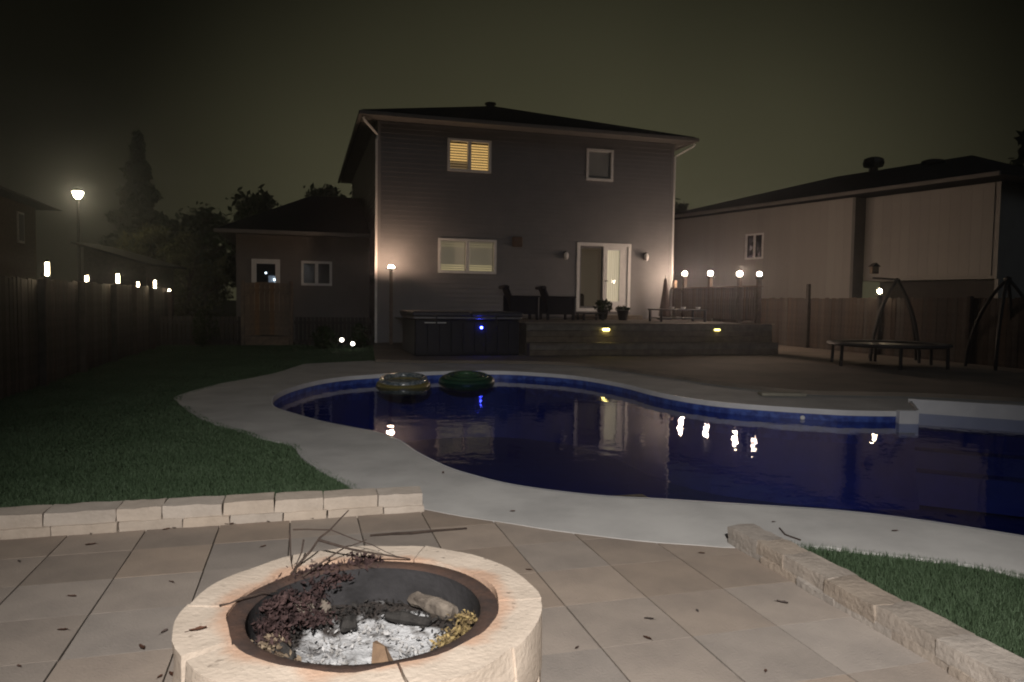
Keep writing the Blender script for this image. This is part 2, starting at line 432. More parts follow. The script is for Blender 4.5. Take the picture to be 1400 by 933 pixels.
def rough_block(lx, ly, lz, seed, n=4, rnd=0.25, amp=0.008, shape=None):
    """a tumbled stone: rounded box with uneven faces, origin at the centre of its base"""
    bm = bmesh.new()
    bmesh.ops.create_cube(bm, size=2.0)
    bmesh.ops.subdivide_edges(bm, edges=bm.edges[:], cuts=n - 1, use_grid_fill=True)
    for q in bm.verts:
        c = q.co.copy()
        k = max(abs(c.x), abs(c.y), abs(c.z))
        s = c.normalized() * 1.22
        c = c.lerp(s, rnd * (c.length - 1.0) / 0.732)
        p = Vector((c.x * lx / 2, c.y * ly / 2, (c.z + 1) * lz / 2))
        nv = Vector((noise.noise(p * 11 + Vector((seed * 3.1, 0, 0))), noise.noise(p * 14 + Vector((0, seed * 2.7, 5))), noise.noise(p * 12 + Vector((9, 1, seed * 1.9)))))
        q.co = p + nv * amp
        if shape: q.co = shape(q.co)
    bm.verts.index_update()
    mb = MB().add([q.co[:] for q in bm.verts], [[q.index for q in f.verts] for f in bm.faces]); bm.free()
    return mb

def leaf_cloud(n, fn, size, jitter=0.5):
    """n small leaf-shaped quads at points fn()"""
    mb = MB()
    for _ in range(n):
        p = Vector(fn()); s = size * random.uniform(1 - jitter, 1 + jitter)
        a = Vector((random.gauss(0,1), random.gauss(0,1), random.gauss(0,1))).normalized()
        b = a.cross(Vector((random.gauss(0,1), random.gauss(0,1), random.gauss(0,1)))).normalized()
        mb.add([p - a*s, p + b*s*.45, p + a*s, p - b*s*.45], [(0,1,2,3)])
    return mb

# ------------------------------------------------------------------ pool outline, paved ground, lawns
near = [(-3.14,9.55),(-2.92,8.95),(-2.54,8.46),(-2.07,7.93),(-1.67,7.59),(-1.36,7.33),(-1.07,6.92),(-.83,6.39),(-.52,5.84),(-.27,5.54),(.01,5.29),(.33,5.12),(.67,5.0),(1.02,4.95),
        (1.49,4.86),(1.86,4.79),(2.17,4.72),(2.49,4.59),(2.79,4.41),(3.03,4.24),(3.7,3.8),(4.7,3.4),(5.9,3.4),(7.0,3.9),(7.9,5.0),(8.2,6.4),(8.0,7.6),(7.6,8.25)]
far = [(5.2,9.34),(4.89,9.31),(4.33,9.32),(3.82,9.47),(3.32,9.68),(2.82,9.98),(2.43,10.48),(2.14,11.13),(1.83,12.08),(1.2,13.17),(.42,13.73),(-.23,13.92),(-1.1,13.79),(-1.88,13.4),
       (-2.46,12.92),(-2.88,12.49),(-3.18,11.77),(-3.30,10.78),(-3.25,10.0),(-3.14,9.55)]
AX0, AY0, AX1, AY1 = 5.6, 10.22, 7.95, 9.12
ALC = [(AX1,AY1),(AX0,AY0)]
POOL = spline(near, 4) + ALC + spline(far, 4)[:-1]

def offset_loop(lp, d):
    out = []; n = len(lp)
    for i in range(n):
        a, b, c = Vector(lp[i-1]), Vector(lp[i]), Vector(lp[(i+1) % n])
        t1 = (b - a).normalized(); t2 = (c - b).normalized()
        nn = (Vector((-t1.y, t1.x)) + Vector((-t2.y, t2.x)))
        nn.normalize()
        out.append((b.x + nn.x * d, b.y + nn.y * d))
    return out      # positive d = towards the inside of a counter-clockwise loop

DECK_LEFT = [(-4.25,14.89),(-4.24,12.81),(-4.53,11.29),(-4.52,9.85),(-4.3,9.35),(-3.7,8.41),(-3.26,7.83),(-2.81,7.37),(-2.37,6.93),(-2.01,6.64),(-1.78,6.15),(-1.47,5.64),(-1.26,5.35),(-1.10,5.1)]
TERR_EDGE = [(11.0,8.2),(9.2,9.3),(7.8,10.2),(6.2,10.8),(5.2,10.9),(4.41,10.98),(3.6,11.75),(2.72,13.3),(1.65,15.0),(.4,15.6),(-2.0,15.4)]
deck_outer = (spline(DECK_LEFT, 3) + [(-.98,4.8),(-.60,4.66)] +
              spline([(-.56,4.65),(-.3,4.5),(.02,4.36),(.27,4.24),(.72,4.08),(1.07,4.01),(1.27,3.98),(1.73,4.03),(1.87,3.97),(2.17,3.86),(2.42,3.76),(2.58,3.61),(3.2,3.0),(4.6,2.2),(6.5,2.0),(9,2.6),(10.5,4.5),(11.2,6.8),(11.2,8.0)], 3) +
              spline(TERR_EDGE, 3) + [(-3.1,15.9)])

solo('ground', fill([[(-200,-120),(200,-120),(200,300),(-200,300)], offset_loop(POOL, -0.25)], -0.05), M_ground, kind='structure')
solo('pool_deck', fill([deck_outer, POOL], 0.004, 0.03), M_concrete, kind='structure')
terr = [p for p in spline(TERR_EDGE, 4)] + [(-2.9,15.5), tuple(W(2.0, 21.8)[:2]), tuple(W(14.7, 23.0)[:2]), tuple(W(14.7, 4.5)[:2])]
solo('terrace', fill([terr[::-1]], 0.065, 0.10), M_terrace, kind='structure')

lawn_left = [tuple(W(-4.2, 4.66)[:2]), tuple(W(.35, 4.66)[:2])] + [(x + .06, y) for x, y in DECK_LEFT[::-1]] + [(-3.1,16.0), (-2.9,15.6), tuple(W(2.0,21.6)[:2]), tuple(W(-3.95,22.4)[:2])]
solo('lawn', fill([lawn_left], -0.012), M_lawn, kind='structure')
lawn_right = [tuple(W(2.40,3.62)[:2]), (1.73,4.0),(1.87,3.98),(2.17,3.88),(2.42,3.78),(2.6,3.63),(3.25,3.02),(4.65,2.22),(5.0,.3), tuple(W(2.40,.3)[:2])]
solo('side_lawn', fill([lawn_right[::-1]], -0.012), M_lawn, kind='structure')

def grass(name, poly, keep, n, h, w, label):
    xs = [p[0] for p in poly]; ys = [p[1] for p in poly]
    pts = []
    while len(pts) < n:
        y = random.uniform(min(ys), max(ys)); x = random.uniform(min(xs), max(xs))
        if random.random() > keep(x, y): continue
        if inside((x, y), poly): pts.append((x, y))
    P = np.array(pts); D = np.hypot(P[:, 0], P[:, 1])
    k = np.clip(D / 5.0, 0.8, 3.0)
    th = np.random.rand(n) * 2 * math.pi; le = np.random.normal(0, .35, (n, 2))
    clump = np.array([0.75 + 0.6 * noise.noise(Vector((x * 1.7, y * 1.7, 3))) for x, y in pts])
    hh = h * np.random.uniform(.6, 1.3, n) * clump
    ww = w * k
    dx, dy = np.cos(th) * ww / 2, np.sin(th) * ww / 2
    z0 = np.full(n, -.012)
    v = np.empty((n, 3, 3))
    v[:, 0] = np.stack([P[:, 0] - dx, P[:, 1] - dy, z0], 1)
    v[:, 1] = np.stack([P[:, 0] + dx, P[:, 1] + dy, z0], 1)
    v[:, 2] = np.stack([P[:, 0] + le[:, 0] * hh, P[:, 1] + le[:, 1] * hh, z0 + hh], 1)
    me = bpy.data.meshes.new(name)
    me.vertices.add(3 * n); me.vertices.foreach_set('co', v.ravel())
    me.loops.add(3 * n); me.loops.foreach_set('vertex_index', np.arange(3 * n, dtype=np.int32))
    me.polygons.add(n); me.polygons.foreach_set('loop_start', np.arange(0, 3 * n, 3, dtype=np.int32))
    me.update(); me.materials.append(M_grass)
    o = bpy.data.objects.new(name, me); COL.objects.link(o)
    return tag(o, label, 'grass', kind='stuff')
deck_poly = deck_outer
grass('lawn_grass', lawn_left, lambda x, y: min(1.0, (5.0 / max(1, math.hypot(x, y))) ** 2), 190000, 0.034, 0.006, 'short dark green lawn between the lamp lit fence and the pool deck')
grass('side_grass', lawn_right, lambda x, y: 1.0 if y > 1.5 else .3, 70000, 0.045, 0.0045, 'small patch of longer grass between the rough stone edging and the pool deck')

# ------------------------------------------------------------------ patio with every paver a piece of its own
patio = solo('patio', fill([[tuple(W(u, v)[:2]) for u, v in ((-4.6,.1),(2.33,.1),(2.33,4.7),(-4.6,4.7))]], -0.014), M_sand, kind='structure')
pav_me = MB().box(-.1953, .1953, -.2036, .2036, -.045, 0).mesh('paver'); pav_me.materials.append(M_paver)
for k in range(-13, 3):
    for j in range(-6, 4):
        u0, v0 = 1.12 + .398 * k, 3.40 + .41 * (j - 1)
        if v0 > 4.5: continue
        cs = [W(u0 + a, v0 + b) for a in (0.02, .378) for b in (.02, .39)]
        if all(inside((c.x, c.y), deck_poly) for c in cs): continue
        c = W(u0 + .199, v0 + .205)
        o = bpy.data.objects.new('paver', pav_me); COL.objects.link(o); o.parent = patio
        o.location = (c.x, c.y, random.uniform(-.001, .001))
        o.rotation_euler = (random.gauss(0, .0012), random.gauss(0, .0012), A + random.gauss(0, .004) + random.choice((0, math.pi)))

# ------------------------------------------------------------------ swimming pool
pool = thing('swimming_pool', 'kidney shaped in ground pool with dark blue liner and thin white rim', 'pool', (1.5, 8.5, 0), house=False)
def band(lp, z0, z1, d0=0.0, d1=0.0):
    a, b = offset_loop(lp, d0), offset_loop(lp, d1); n = len(lp)
    return MB().add([(x, y, z0) for x, y in a] + [(x, y, z1) for x, y in b], [((i+1) % n, i, n+i, n+(i+1) % n) for i in range(n)])
cop = band(POOL, 0.0085, -0.06, .010, .010)
lp0 = offset_loop(POOL, -.006); lp1 = offset_loop(POOL, .010); n = len(POOL)
cop.add([(x, y  , .0088) for x, y in lp0] + [(x, y  , .0088) for x, y in lp1], [(i, (i+1) % n, n+(i+1) % n, n+i) for i in range(n)])
cop.add([(x, y, -.06) for x, y in lp1] + [(x, y, -.06) for x, y in lp0], [(i, (i+1) % n, n+(i+1) % n, n+i) for i in range(n)])
part('coping', cop, M_pvc, pool)
lin = part('liner', band(POOL, -0.42, -1.25, 0.0, .1).add(*(lambda f: (f.v, f.f))(fill([offset_loop(POOL, .1)], -1.25))), M_liner, pool)
part('tile_band', band(POOL, 0.004, -0.42), M_linerband, pool)
ret = MB().lathe([(0, .012), (.02, .012), (.028, .008), (.03, 0)], n=14)
me = ret.mesh('return_fitting', smooth=True); me.materials.append(M_white)
o = piece('return_fitting', me, pool, (3.80, 9.465, -.12), rot=(rad(78), 0, rad(-20)))
wat = solo('water', fill([offset_loop(POOL, .001)], -0.14), M_water, kind='structure')

steps = thing('pool_steps', 'white moulded walk in pool steps in a recess of the pool wall', 'pool steps', (6.5, 9.4, -1.2), house=False)
dA = Vector((AX1 - AX0, AY1 - AY0)).normalized(); nA = Vector((dA.y, -dA.x))      # along the recess, and towards the pool
def alc(s, t, z): return (AX0 + dA.x*s + nA.x*t, AY0 + dA.y*s + nA.y*t, z)
L_ = math.hypot(AX1 - AX0, AY1 - AY0)
def slab(s0, s1, t0, t1, z0, z1):
    v = [alc(s, t, z) for z in (z0, z1) for s, t in ((s0,t0),(s1,t0),(s1,t1),(s0,t1))]
    return MB().add(v, [(0,1,2,3),(7,6,5,4),(0,4,5,1),(1,5,6,2),(2,6,7,3),(3,7,4,0)])
part('back_wall', slab(-.02, L_+.02, -.03, .035, -.30, .055), M_pvc, steps)
part('riser', slab(-.02, L_+.02, -.03, .03, -1.2, -.301), M_liner, steps)
for i, (t1, z) in enumerate(((.40, -.32), (.70, -.55), (1.0, -.78))):
    part('tread', slab(.03, L_-.05, .035 + (0 if i == 0 else (.40, .70)[i-1] - .035), t1, -1.2, z), M_liner, steps)
part('side_flange', MB().bbox(4.93, 5.17, 9.21, 9.315, -.26, .028, .01), M_pvc, steps)
part('side_wall', MB().add([(5.17,9.27,-.3),(5.58,10.2,-.3),(5.58,10.2,.03),(5.17,9.27,.03),(5.20,9.26,-.3),(5.61,10.18,-.3),(5.61,10.18,.03),(5.20,9.26,.03)],
     [(0,1,2,3),(7,6,5,4),(3,2,6,7),(0,4,5,1),(0,3,7,4),(1,5,6,2)]), M_pvc, steps)

# ------------------------------------------------------------------ low stone walls
wl_ = thing('stone_edging', 'low two course wall of tumbled cream stones along the lawn', 'stone wall', (-1.5, 4.65, 0))
uu = .744; i = 0
while uu > -3.9:
    ln = random.choice((.24, .29, .33, .37)); top = .128 - .012 * max(0, (uu + .2))
    me = rough_block(ln - .006, .185, .078, i, 5, .035, .0075).mesh('stone', smooth=True); me.materials.append(M_stone)
    piece('stone', me, wl_, (uu - ln/2, 4.675 + random.uniform(-.006, .006), top - .078), random.gauss(0, .012)); uu -= ln; i += 1
uu = .744
while uu > -3.9:
    ln = random.choice((.26, .30, .34)); top = .128 - .012 * max(0, (uu + .2)) - .074
    me = rough_block(ln - .006, .20, .09, i + 50, 5, .035, .0075).mesh('stone', smooth=True); me.materials.append(M_stone)
    piece('stone', me, wl_, (uu - ln/2, 4.667 + random.uniform(-.006, .006), top - .09), random.gauss(0, .012)); uu -= ln; i += 1
wr_ = thing('stone_edging', 'low rough stone edging beside the small grass patch and the patio', 'stone wall', (2.4, 2.2, 0))
vv = 3.56; i = 100
while vv > .7:
    ln = random.choice((.22, .27, .31)); d = .165 + random.uniform(-.006, .010)
    me = rough_block(d, ln + .006, .075, i, 5, .03, .010).mesh('stone', smooth=True); me.materials.append(M_stone_grey)
    piece('stone', me, wr_, (2.385 + random.uniform(-.009, .009), vv - ln/2, .026), random.gauss(0, .018)); vv -= ln; i += 1
vv = 3.56
while vv > .7:
    ln = random.choice((.25, .29, .33))
    me = rough_block(.185, ln + .006, .08, i, 5, .03, .010).mesh('stone', smooth=True); me.materials.append(M_stone_grey)
    piece('stone', me, wr_, (2.385 + random.uniform(-.009, .009), vv - ln/2, -.046), random.gauss(0, .018)); vv -= ln; i += 1

# ------------------------------------------------------------------ fire pit
PC = Vector((-.48, 2.42, 0))
pit = thing('fire_pit', 'round fire pit of cream stones with a rusty steel ring', 'fire pit', tuple(PC), house=False)
for course, (z0, hgt, ph) in enumerate(((-.01, .17, .31), (.155, .165, 0.0))):
    for k in range(10):
        a0 = ph + rad(-103 + 36 * k) + random.gauss(0, .02); da = rad(36) + .004
        ro = random.uniform(.572, .600)
        def shp(p, a0=a0, da=da, ro=ro):
            # p.x in -.5...5 across the stone, p.y in -.5...5 along the radius
            th = a0 + p.x * da + da / 2
            flat = 1.0 / math.cos(p.x * da * .45) * math.cos(da * .225)
            r = .445 + (p.y + .5) * (ro - .445) * (2 - flat)
            return Vector((PC.x + r * math.cos(th), PC.y + r * math.sin(th), p.z))
        mb = MB()
        b0 = rough_block(1, 1, hgt, 200 + course * 20 + k, 7, .014, 0.0)
        for p in b0.v:
            q = shp(Vector(p)) + Vector((0, 0, z0))
            q += Vector((noise.noise(q * 6), noise.noise(q * 6 + Vector((7, 0, 0))), .6 * noise.noise(q * 7 + Vector((0, 7, 0))))) * .016
            if p[2] > hgt * .7: q.z += .001 * ((k * 7 + course) % 3 - 1)
            mb.v.append(tuple(q))
        mb.f = b0.f
        part('stone', mb, M_pit, pit, smooth=True)
rim = [(.452, .290), (.450, .302), (.444, .308), (.392, .308), (.386, .300)]
ring = part('steel_ring', MB().lathe(rim, PC, 64), M_rust, pit, smooth=True)
part('ring_wall', MB().lathe([(.386, .300), (.390, .285), (.396, .02)], PC, 64), M_soot, ring, smooth=True)
ashm = MB(); nr, nt = 26, 72
for i in range(nr + 1):
    r = .40 * i / nr
    for k in range(nt):
        th = 2 * math.pi * k / nt; x, y = r * math.cos(th), r * math.sin(th)
        z = .125 + .018 * noise.noise(Vector((x * 7, y * 7, 1))) + .010 * noise.noise(Vector((x * 24, y * 24, 4))) + .035 * (r / .4) ** 3
        ashm.v.append((PC.x + x, PC.y + y, z))
ashm.f = [(i*nt+k, (i+1)*nt+k, (i+1)*nt+(k+1) % nt, i*nt+(k+1) % nt) for i in range(nr) for k in range(nt)]
part('ash_bed', ashm, M_ash, pit, smooth=True)

def log(name, p0, p1, r, m, label, flat=.6, n=9):
    mb = MB().tube([Vector(p0).lerp(Vector(p1), t) for t in (0, .12, .4, .7, .9, 1)], [r*.75, r, r*1.05, r*.95, r*.9, r*.6], n)
    c = Vector(p0)
    mb.v = [tuple(Vector(p) + Vector((noise.noise(Vector(p) * 22), noise.noise(Vector(p) * 22 + Vector((5,0,0))), noise.noise(Vector(p) * 22 + Vector((0,5,0))))) * r * .45) for p in mb.v]
    return solo(name, mb, m, label, 'firewood', off=tuple(c))
log('charred_log', (-.20,2.66,.185), (-.38,2.80,.19), .030, M_ashwood, 'grey half burnt log lying against the back of the fire ring')
log('charred_log', (-.60,2.58,.175), (-.555,2.60,.17), .030, M_char, 'black charcoal chunk in the middle of the white ash')
log('charred_log', (-.80,2.60,.20), (-.68,2.70,.19), .035, M_ashwood, 'pale split log end beside the reddish dead leaves')
log('charred_log', (-.46,2.68,.165), (-.28,2.62,.17), .020, M_char, 'thin blackened stick lying across the white ash')
log('charred_log', (-.79,2.40,.185), (-.70,2.34,.165), .022, M_char, 'short blackened stick beside the curled dry leaves')
wd = MB().add([(-.44,2.285,.13),(-.37,2.30,.13),(-.36,2.35,.13),(-.43,2.345,.13),(-.435,2.30,.245),(-.40,2.315,.225),(-.40,2.345,.21),(-.43,2.335,.235)],
     [(0,3,2,1),(4,5,6,7),(0,1,5,4),(1,2,6,5),(2,3,7,6),(3,0,4,7)])
solo('split_log', wd, M_wood, 'brown wedge of unburnt firewood standing in the ash', 'firewood', off=(-.4,2.32,.13))

# dead leaves spilling over the ring: reddish heap, curled leaf tuft, golden tuft
def heap(name, m, pts, spread, n, size, label):
    def fn():
        a = random.choice(pts)
        return (a[0] + random.gauss(0, spread), a[1] + random.gauss(0, spread), a[2] + abs(random.gauss(0, spread * .45)) - .01)
    mb = leaf_cloud(n, fn, size)
    o = solo(name, mb, m, label, 'dead leaves', kind='stuff'); return o
heap('dead_leaf_heap', M_debris, [(-.86,2.66,.295),(-.80,2.72,.30),(-.74,2.77,.305),(-.70,2.80,.305),(-.62,2.85,.31),(-.56,2.86,.31),(-.83,2.60,.27),(-.80,2.60,.23),(-.79,2.54,.22),(-.81,2.48,.22),(-.74,2.66,.24),(-.76,2.58,.20),(-.80,2.42,.20),(-.84,2.52,.27),(-.82,2.46,.24),(-.72,2.74,.27),(-.66,2.78,.28),(-.70,2.60,.19)], .030, 3800, .011,
     'reddish brown heap of dead leaves spilling over the fire ring')
heap('dead_leaf_tuft', M_drygold, [(-.16,2.50,.20),(-.14,2.55,.22),(-.19,2.46,.19),(-.15,2.60,.20),(-.22,2.44,.18)], .020, 700, .0085, 'golden tuft of dry leaves in the fire pit')
heap('dead_leaf_tuft', mat('curled_dry_leaf', (.30,.24,.17), (.09,.06,.045), 30, .85, .15), [(-.80,2.34,.20),(-.77,2.30,.19),(-.74,2.31,.18),(-.79,2.38,.20)], .022, 300, .011, 'curled tan dry leaves at the edge of the ash')
heap('ash_flakes', M_char, [(-.48 + .30*math.cos(t), 2.44 + .30*math.sin(t), .165) for t in np.arange(0, 6.28, .35)] + [(-.62,2.66,.17),(-.5,2.72,.17)], .04, 900, .009, 'scattered black flakes round the edge of the ash bed')

heap('ash_lumps', mat('pale_ash_lump', (.55,.55,.56), (.22,.21,.20), 25, .95, .1), [(-.46 + .24*math.cos(t)*q, 2.46 + .22*math.sin(t)*q, .135) for t in np.arange(0, 6.28, .4) for q in (.5, .8, 1.1)], .03, 700, .010, 'pale broken lumps of ash lying over the burnt out fire')
twigs = [[(-.82,2.70,.31),(-.75,2.85,.40),(-.67,3.0,.47)], [(-.75,2.83,.40),(-.56,2.79,.37),(-.39,2.84,.325)], [(-.87,2.85,.43),(-.81,2.70,.31)], [(-.80,2.80,.41),(-.80,2.68,.31)],
         [(-.86,2.86,.43),(-.72,2.9,.42),(-.61,2.9,.38),(-.44,2.86,.325)], [(-.96,2.38,.325),(-.88,2.47,.325),(-.82,2.54,.31)], [(-.77,2.68,.31),(-.64,2.82,.38),(-.57,2.87,.39)]]
tl = ['long thin twig sticking up highest behind the fire ring', 'short crooked twig lying across the back rim of the pit', 'short straight twig leaning out of the dead leaf heap', 'short twig leaning beside the upright twigs of the leaf heap',
      'thin arching twig bent over the back rim of the pit', 'short twig poking out over the cream stones from the leaf heap', 'thin forked twig rising from the leaf heap']
for t, lb, r in zip(twigs, tl, (.0045,.0045,.003,.003,.0025,.003,.003)):
    P3 = [Vector(p) for p in t]; pts = []
    for a, b in zip(P3[:-1], P3[1:]):
        for s in (0, .33, .66): pts.append(a.lerp(b, s) + Vector((random.gauss(0,.003), random.gauss(0,.003), random.gauss(0,.003))))
    pts.append(P3[-1]); pts[0] = P3[0]
    solo('twig', MB().tube(pts, [r * (1.25 - .7 * i / (len(pts)-1)) for i in range(len(pts))], 6), M_twig, lb, 'twig', off=t[0])
solo('stick', MB().tube([(-.79,4.085,.008),(-.68,4.115,.010),(-.56,4.14,.008),(-.42,4.19,.010),(-.25,4.24,.009)], [.006,.007,.009,.006,.005], 6), M_twig, 'thin stick lying flat on the pavers behind the fire pit', 'stick', off=(-.5,4.15,0))

def leaf_mesh(seed, s):
    rng = random.Random(seed); mb = MB(); top = []; n = 6
    for i in range(n + 1):
        t = i / n; w = s * .38 * math.sin(math.pi * min(1, t * 1.05)) * rng.uniform(.7, 1.15) + .001
        x = (t - .5) * s * 2; z = s * (.12 + .25 * (t - .5) ** 2 * 4 * rng.uniform(.6, 1.2))
        top.append([(x, -w, z + w * .5), (x, 0, z * .5), (x, w, z + w * rng.uniform(.3, .9))])
    vs = [p for r in top for p in r]
    fs = [(3*i+k, 3*i+3+k, 3*i+4+k, 3*i+1+k) for i in range(n) for k in (0, 1)]
    mb.add(vs, fs)
    mb.tube([(-s, 0, s*.15), (-s*1.5, s*.1, s*.1)], s*.035, 4)
    me = mb.mesh('dead_leaf', smooth=True); me.materials.append(M_deadleaf)
    return me
lms = [leaf_mesh(i, s) for i, s in enumerate((.016, .020, .013, .025))]
patio_leaves = [(-2.47,3.62),(-1.79,2.87),(-1.77,2.58),(-2.26,3.88),(-1.59,3.38),(-1.38,2.87),(-1.23,2.52),(-1.19,2.53),(-1.33,3.89),(.6,3.05),(.83,3.14),(1.24,3.24),(1.04,3.88),(.56,2.87),(.27,2.78),(-1.4,2.73),(.1,3.6),(-1.95,3.2),(.95,2.62)]
for i, (x, y) in enumerate(patio_leaves):
    o = bpy.data.objects.new('dead_leaf', lms[i % 4]); COL.objects.link(o); o.location = (x, y, .002); o.rotation_euler = (0, 0, random.uniform(0, 6.28))
    tag(o, 'small dry brown leaf lying on the open patio pavers', 'leaf', 'fallen leaves on the patio pavers')
for i, (u_, v_) in enumerate(((.05,4.565),(-.42,4.56),(-.72,4.56),(-.76,4.545),(-1.15,4.56),(-1.6,4.565),(-.2,4.56))):
    p = W(u_, v_); o = bpy.data.objects.new('dead_leaf', lms[(i*3) % 4]); COL.objects.link(o); o.location = (p.x, p.y, .002); o.rotation_euler = (0, 0, random.uniform(0, 6.28))
    tag(o, 'dry dark leaf caught at the foot of the cream stone wall', 'leaf', 'leaves caught along the low wall')
o = bpy.data.objects.new('dead_leaf', lms[3]); COL.objects.link(o); o.location = (-.955, 2.20, .322); o.rotation_euler = (0, 0, .5)
tag(o, 'small dark leaf lying on the cream stones of the fire pit', 'leaf')
for i, (x, y) in enumerate(((1.63,4.45),(-.52,5.61),(.02,4.6),(2.3,4.3))):
    o = bpy.data.objects.new('dead_leaf', lms[(i+2) % 4]); COL.objects.link(o); o.location = (x, y, .008); o.rotation_euler = (0, 0, random.uniform(0, 6.28))
    tag(o, 'small dry leaf lying on the grey concrete pool deck', 'leaf', 'leaves on the pool deck')
solo('stick', MB().tube([(1.62,4.32,.012),(1.61,4.2,.011),(1.66,4.1,.012)], .004, 6), M_twig, 'short dark stick lying on the concrete by the stone edging', 'stick', off=(1.62,4.2,.02))
# ------------------------------------------------------------------ the two storey house
E_blind = emit('lit_blind', (1.0, 0.60, 0.20), 0.72)  # window light put in as the slats' own glow
E_blind2 = emit('half_lit_blind', (1.0, 0.62, 0.26), 0.13)
E_low = emit('glowing_lower_blind', (1.0, 0.80, 0.40), 0.30)  # these slats glow too, in place of light from the room
E_dimblind = emit('glowing_upper_blind', (1.0, 0.82, 0.45), 0.13)
E_hall = emit('glowing_hall_walls', (1.0, 0.62, 0.36), 0.012)  # room surfaces glow faintly instead of a lamp inside
E_room = emit('dim_room_glow', (0.72, 0.57, 0.38), 0.11)
E_curtain = emit('glowing_door_curtain', (1.0, 0.82, 0.55), 0.44)  # curtain cloth glows by itself, standing for light behind it
DZ = -.255
HV = 21.78; HU0, HU1 = 2.13, 11.62; HB = 33.6; HZ = 6.775
house = thing('two_storey_house', 'two storey taupe house with dark hip roof and a lit upstairs window', 'house', (6.9, 27.5, 0))
OPEN = {'w1': (4.18, 5.48, 5.47, 6.40), 'w2': (8.61, 9.48, 5.45, 6.40), 'w3': (3.92, 5.68, 2.43, 3.43), 'door': (8.36, 10.15, 1.33, 3.45)}
def lap_wall(along, fixed, a0, a1, z0, z1, openings, sgn, axis):
    """lapped siding: each course leans out at its foot; openings are left free"""
    mb = MB(); zs = sorted(set([z0, z1] + [round(z0 + .14 * i, 4) for i in range(int((z1 - z0) / .14) + 1)] + [q for o in openings for q in o[2:]]))
    for za, zb in zip(zs[:-1], zs[1:]):
        if zb - za < 1e-4: continue
        k = math.floor((za - z0 + 1e-5) / .14); f = lambda z: .026 * (1 - (z - z0 - k * .14) / .14)
        cuts = sorted([(o[0], o[1]) for o in openings if o[2] < zb - 1e-4 and o[3] > za + 1e-4])
        x = a0; segs = []
        for c0, c1 in cuts:
            if c0 > x: segs.append((x, c0))
            x = c1
        segs.append((x, a1))
        for s0, s1 in segs:
            d0, d1 = fixed + sgn * f(za), fixed + sgn * f(zb)
            if axis == 'v': vs = [(s0, d0, za), (s1, d0, za), (s1, d1, zb), (s0, d1, zb), (s0, fixed, za), (s1, fixed, za)]
            else: vs = [(d0, s0, za), (d0, s1, za), (d1, s1, zb), (d1, s0, zb), (fixed, s0, za), (fixed, s1, za)]
            mb.add(vs, [(0, 1, 2, 3), (4, 5, 1, 0)])
    return mb
part('front_wall', lap_wall('u', HV, HU0, HU1, 0, HZ, list(OPEN.values()), -1, 'v'), M_siding, house)
part('side_wall', lap_wall('v', HU0, HV, HB, 0, HZ, [], -1, 'u'), M_siding, house)
part('side_wall', lap_wall('v', HU1, HV, HB, 0, HZ, [], 1, 'u'), M_siding, house)
part('back_wall', MB().box(HU0, HU1, HB - .1, HB, 0, HZ), M_siding, house)
part('corner_board', MB().box(HU0 - .025, HU0 + .06, HV - .034, HV + .06, 0, HZ - .002), M_siding, house)
part('corner_board', MB().box(HU1 - .06, HU1 + .025, HV - .034, HV + .06, 0, HZ - .002), M_siding, house)
O_ = .50
ex0, ex1, ey0, ey1, ez = HU0 - O_, HU1 + O_, HV - O_, HB + O_, 6.80
roof = part('roof', MB().add([(ex0,ey0,ez+.13),(ex1,ey0,ez+.13),(ex1,ey1,ez+.13),(ex0,ey1,ez+.13),(6.87,27.0,8.88),(6.87,28.6,8.88),(ex0,ey0,ez+.09),(ex1,ey0,ez+.09),(ex1,ey1,ez+.09),(ex0,ey1,ez+.09)],
     [(0,1,4),(1,2,5,4),(2,3,5),(3,0,4,5),(0,6,7,1),(1,7,8,2),(2,8,9,3),(3,9,6,0)]), M_roof, house)
part('roof_vent', MB().lathe([(.0,.12),(.2,.11),(.22,.06),(.16,.04),(.16,-.2)], (6.75, 26.9, 8.84), 14), M_black, roof)
part('soffit', MB().add([(ex0+.02,ey0+.02,ez-.02),(ex1-.02,ey0+.02,ez-.02),(ex1-.02,ey1-.02,ez-.02),(ex0+.02,ey1-.02,ez-.02)], [(0,3,2,1)]), M_soffit, house)
def gut(x0, x1, y0, y1): return MB().bbox(x0, x1, y0, y1, ez - .03, ez + .088, .012)
part('gutter', gut(ex0 - .1, ex1 + .1, ey0 - .1, ey0), M_soffit, house)
part('gutter', gut(ex0 - .1, ex0, ey0 + .003, ey1), M_soffit, house)
part('gutter', gut(ex1, ex1 + .1, ey0 + .003, ey1), M_soffit, house)
part('downspout', MB().tube([(ex0 + .02, ey0 - .03, ez - .09), (ex0 + .05, ey0, ez - .16), (HU0 - .05, HV - .09, 6.35), (HU0 - .05, HV - .09, 6.2)], .035, 6), M_white, house)
part('downspout', MB().box(HU0 - .10, HU0 - .035, HV - .13, HV - .05, .3, 6.22), M_white, house)
part('downspout', MB().tube([(ex1 - .02, ey0 - .03, ez - .09), (ex1 - .05, ey0, ez - .16), (HU1 + .04, HV - .06, 6.35), (HU1 + .04, HV - .06, 1.2)], .035, 6), M_white, house)
part('trim_board', MB().box(HU0 - .06, HU0 - .02, 32.3, 32.55, 4.85, 6.35), M_white, house, label='narrow white upright trim on the side wall')

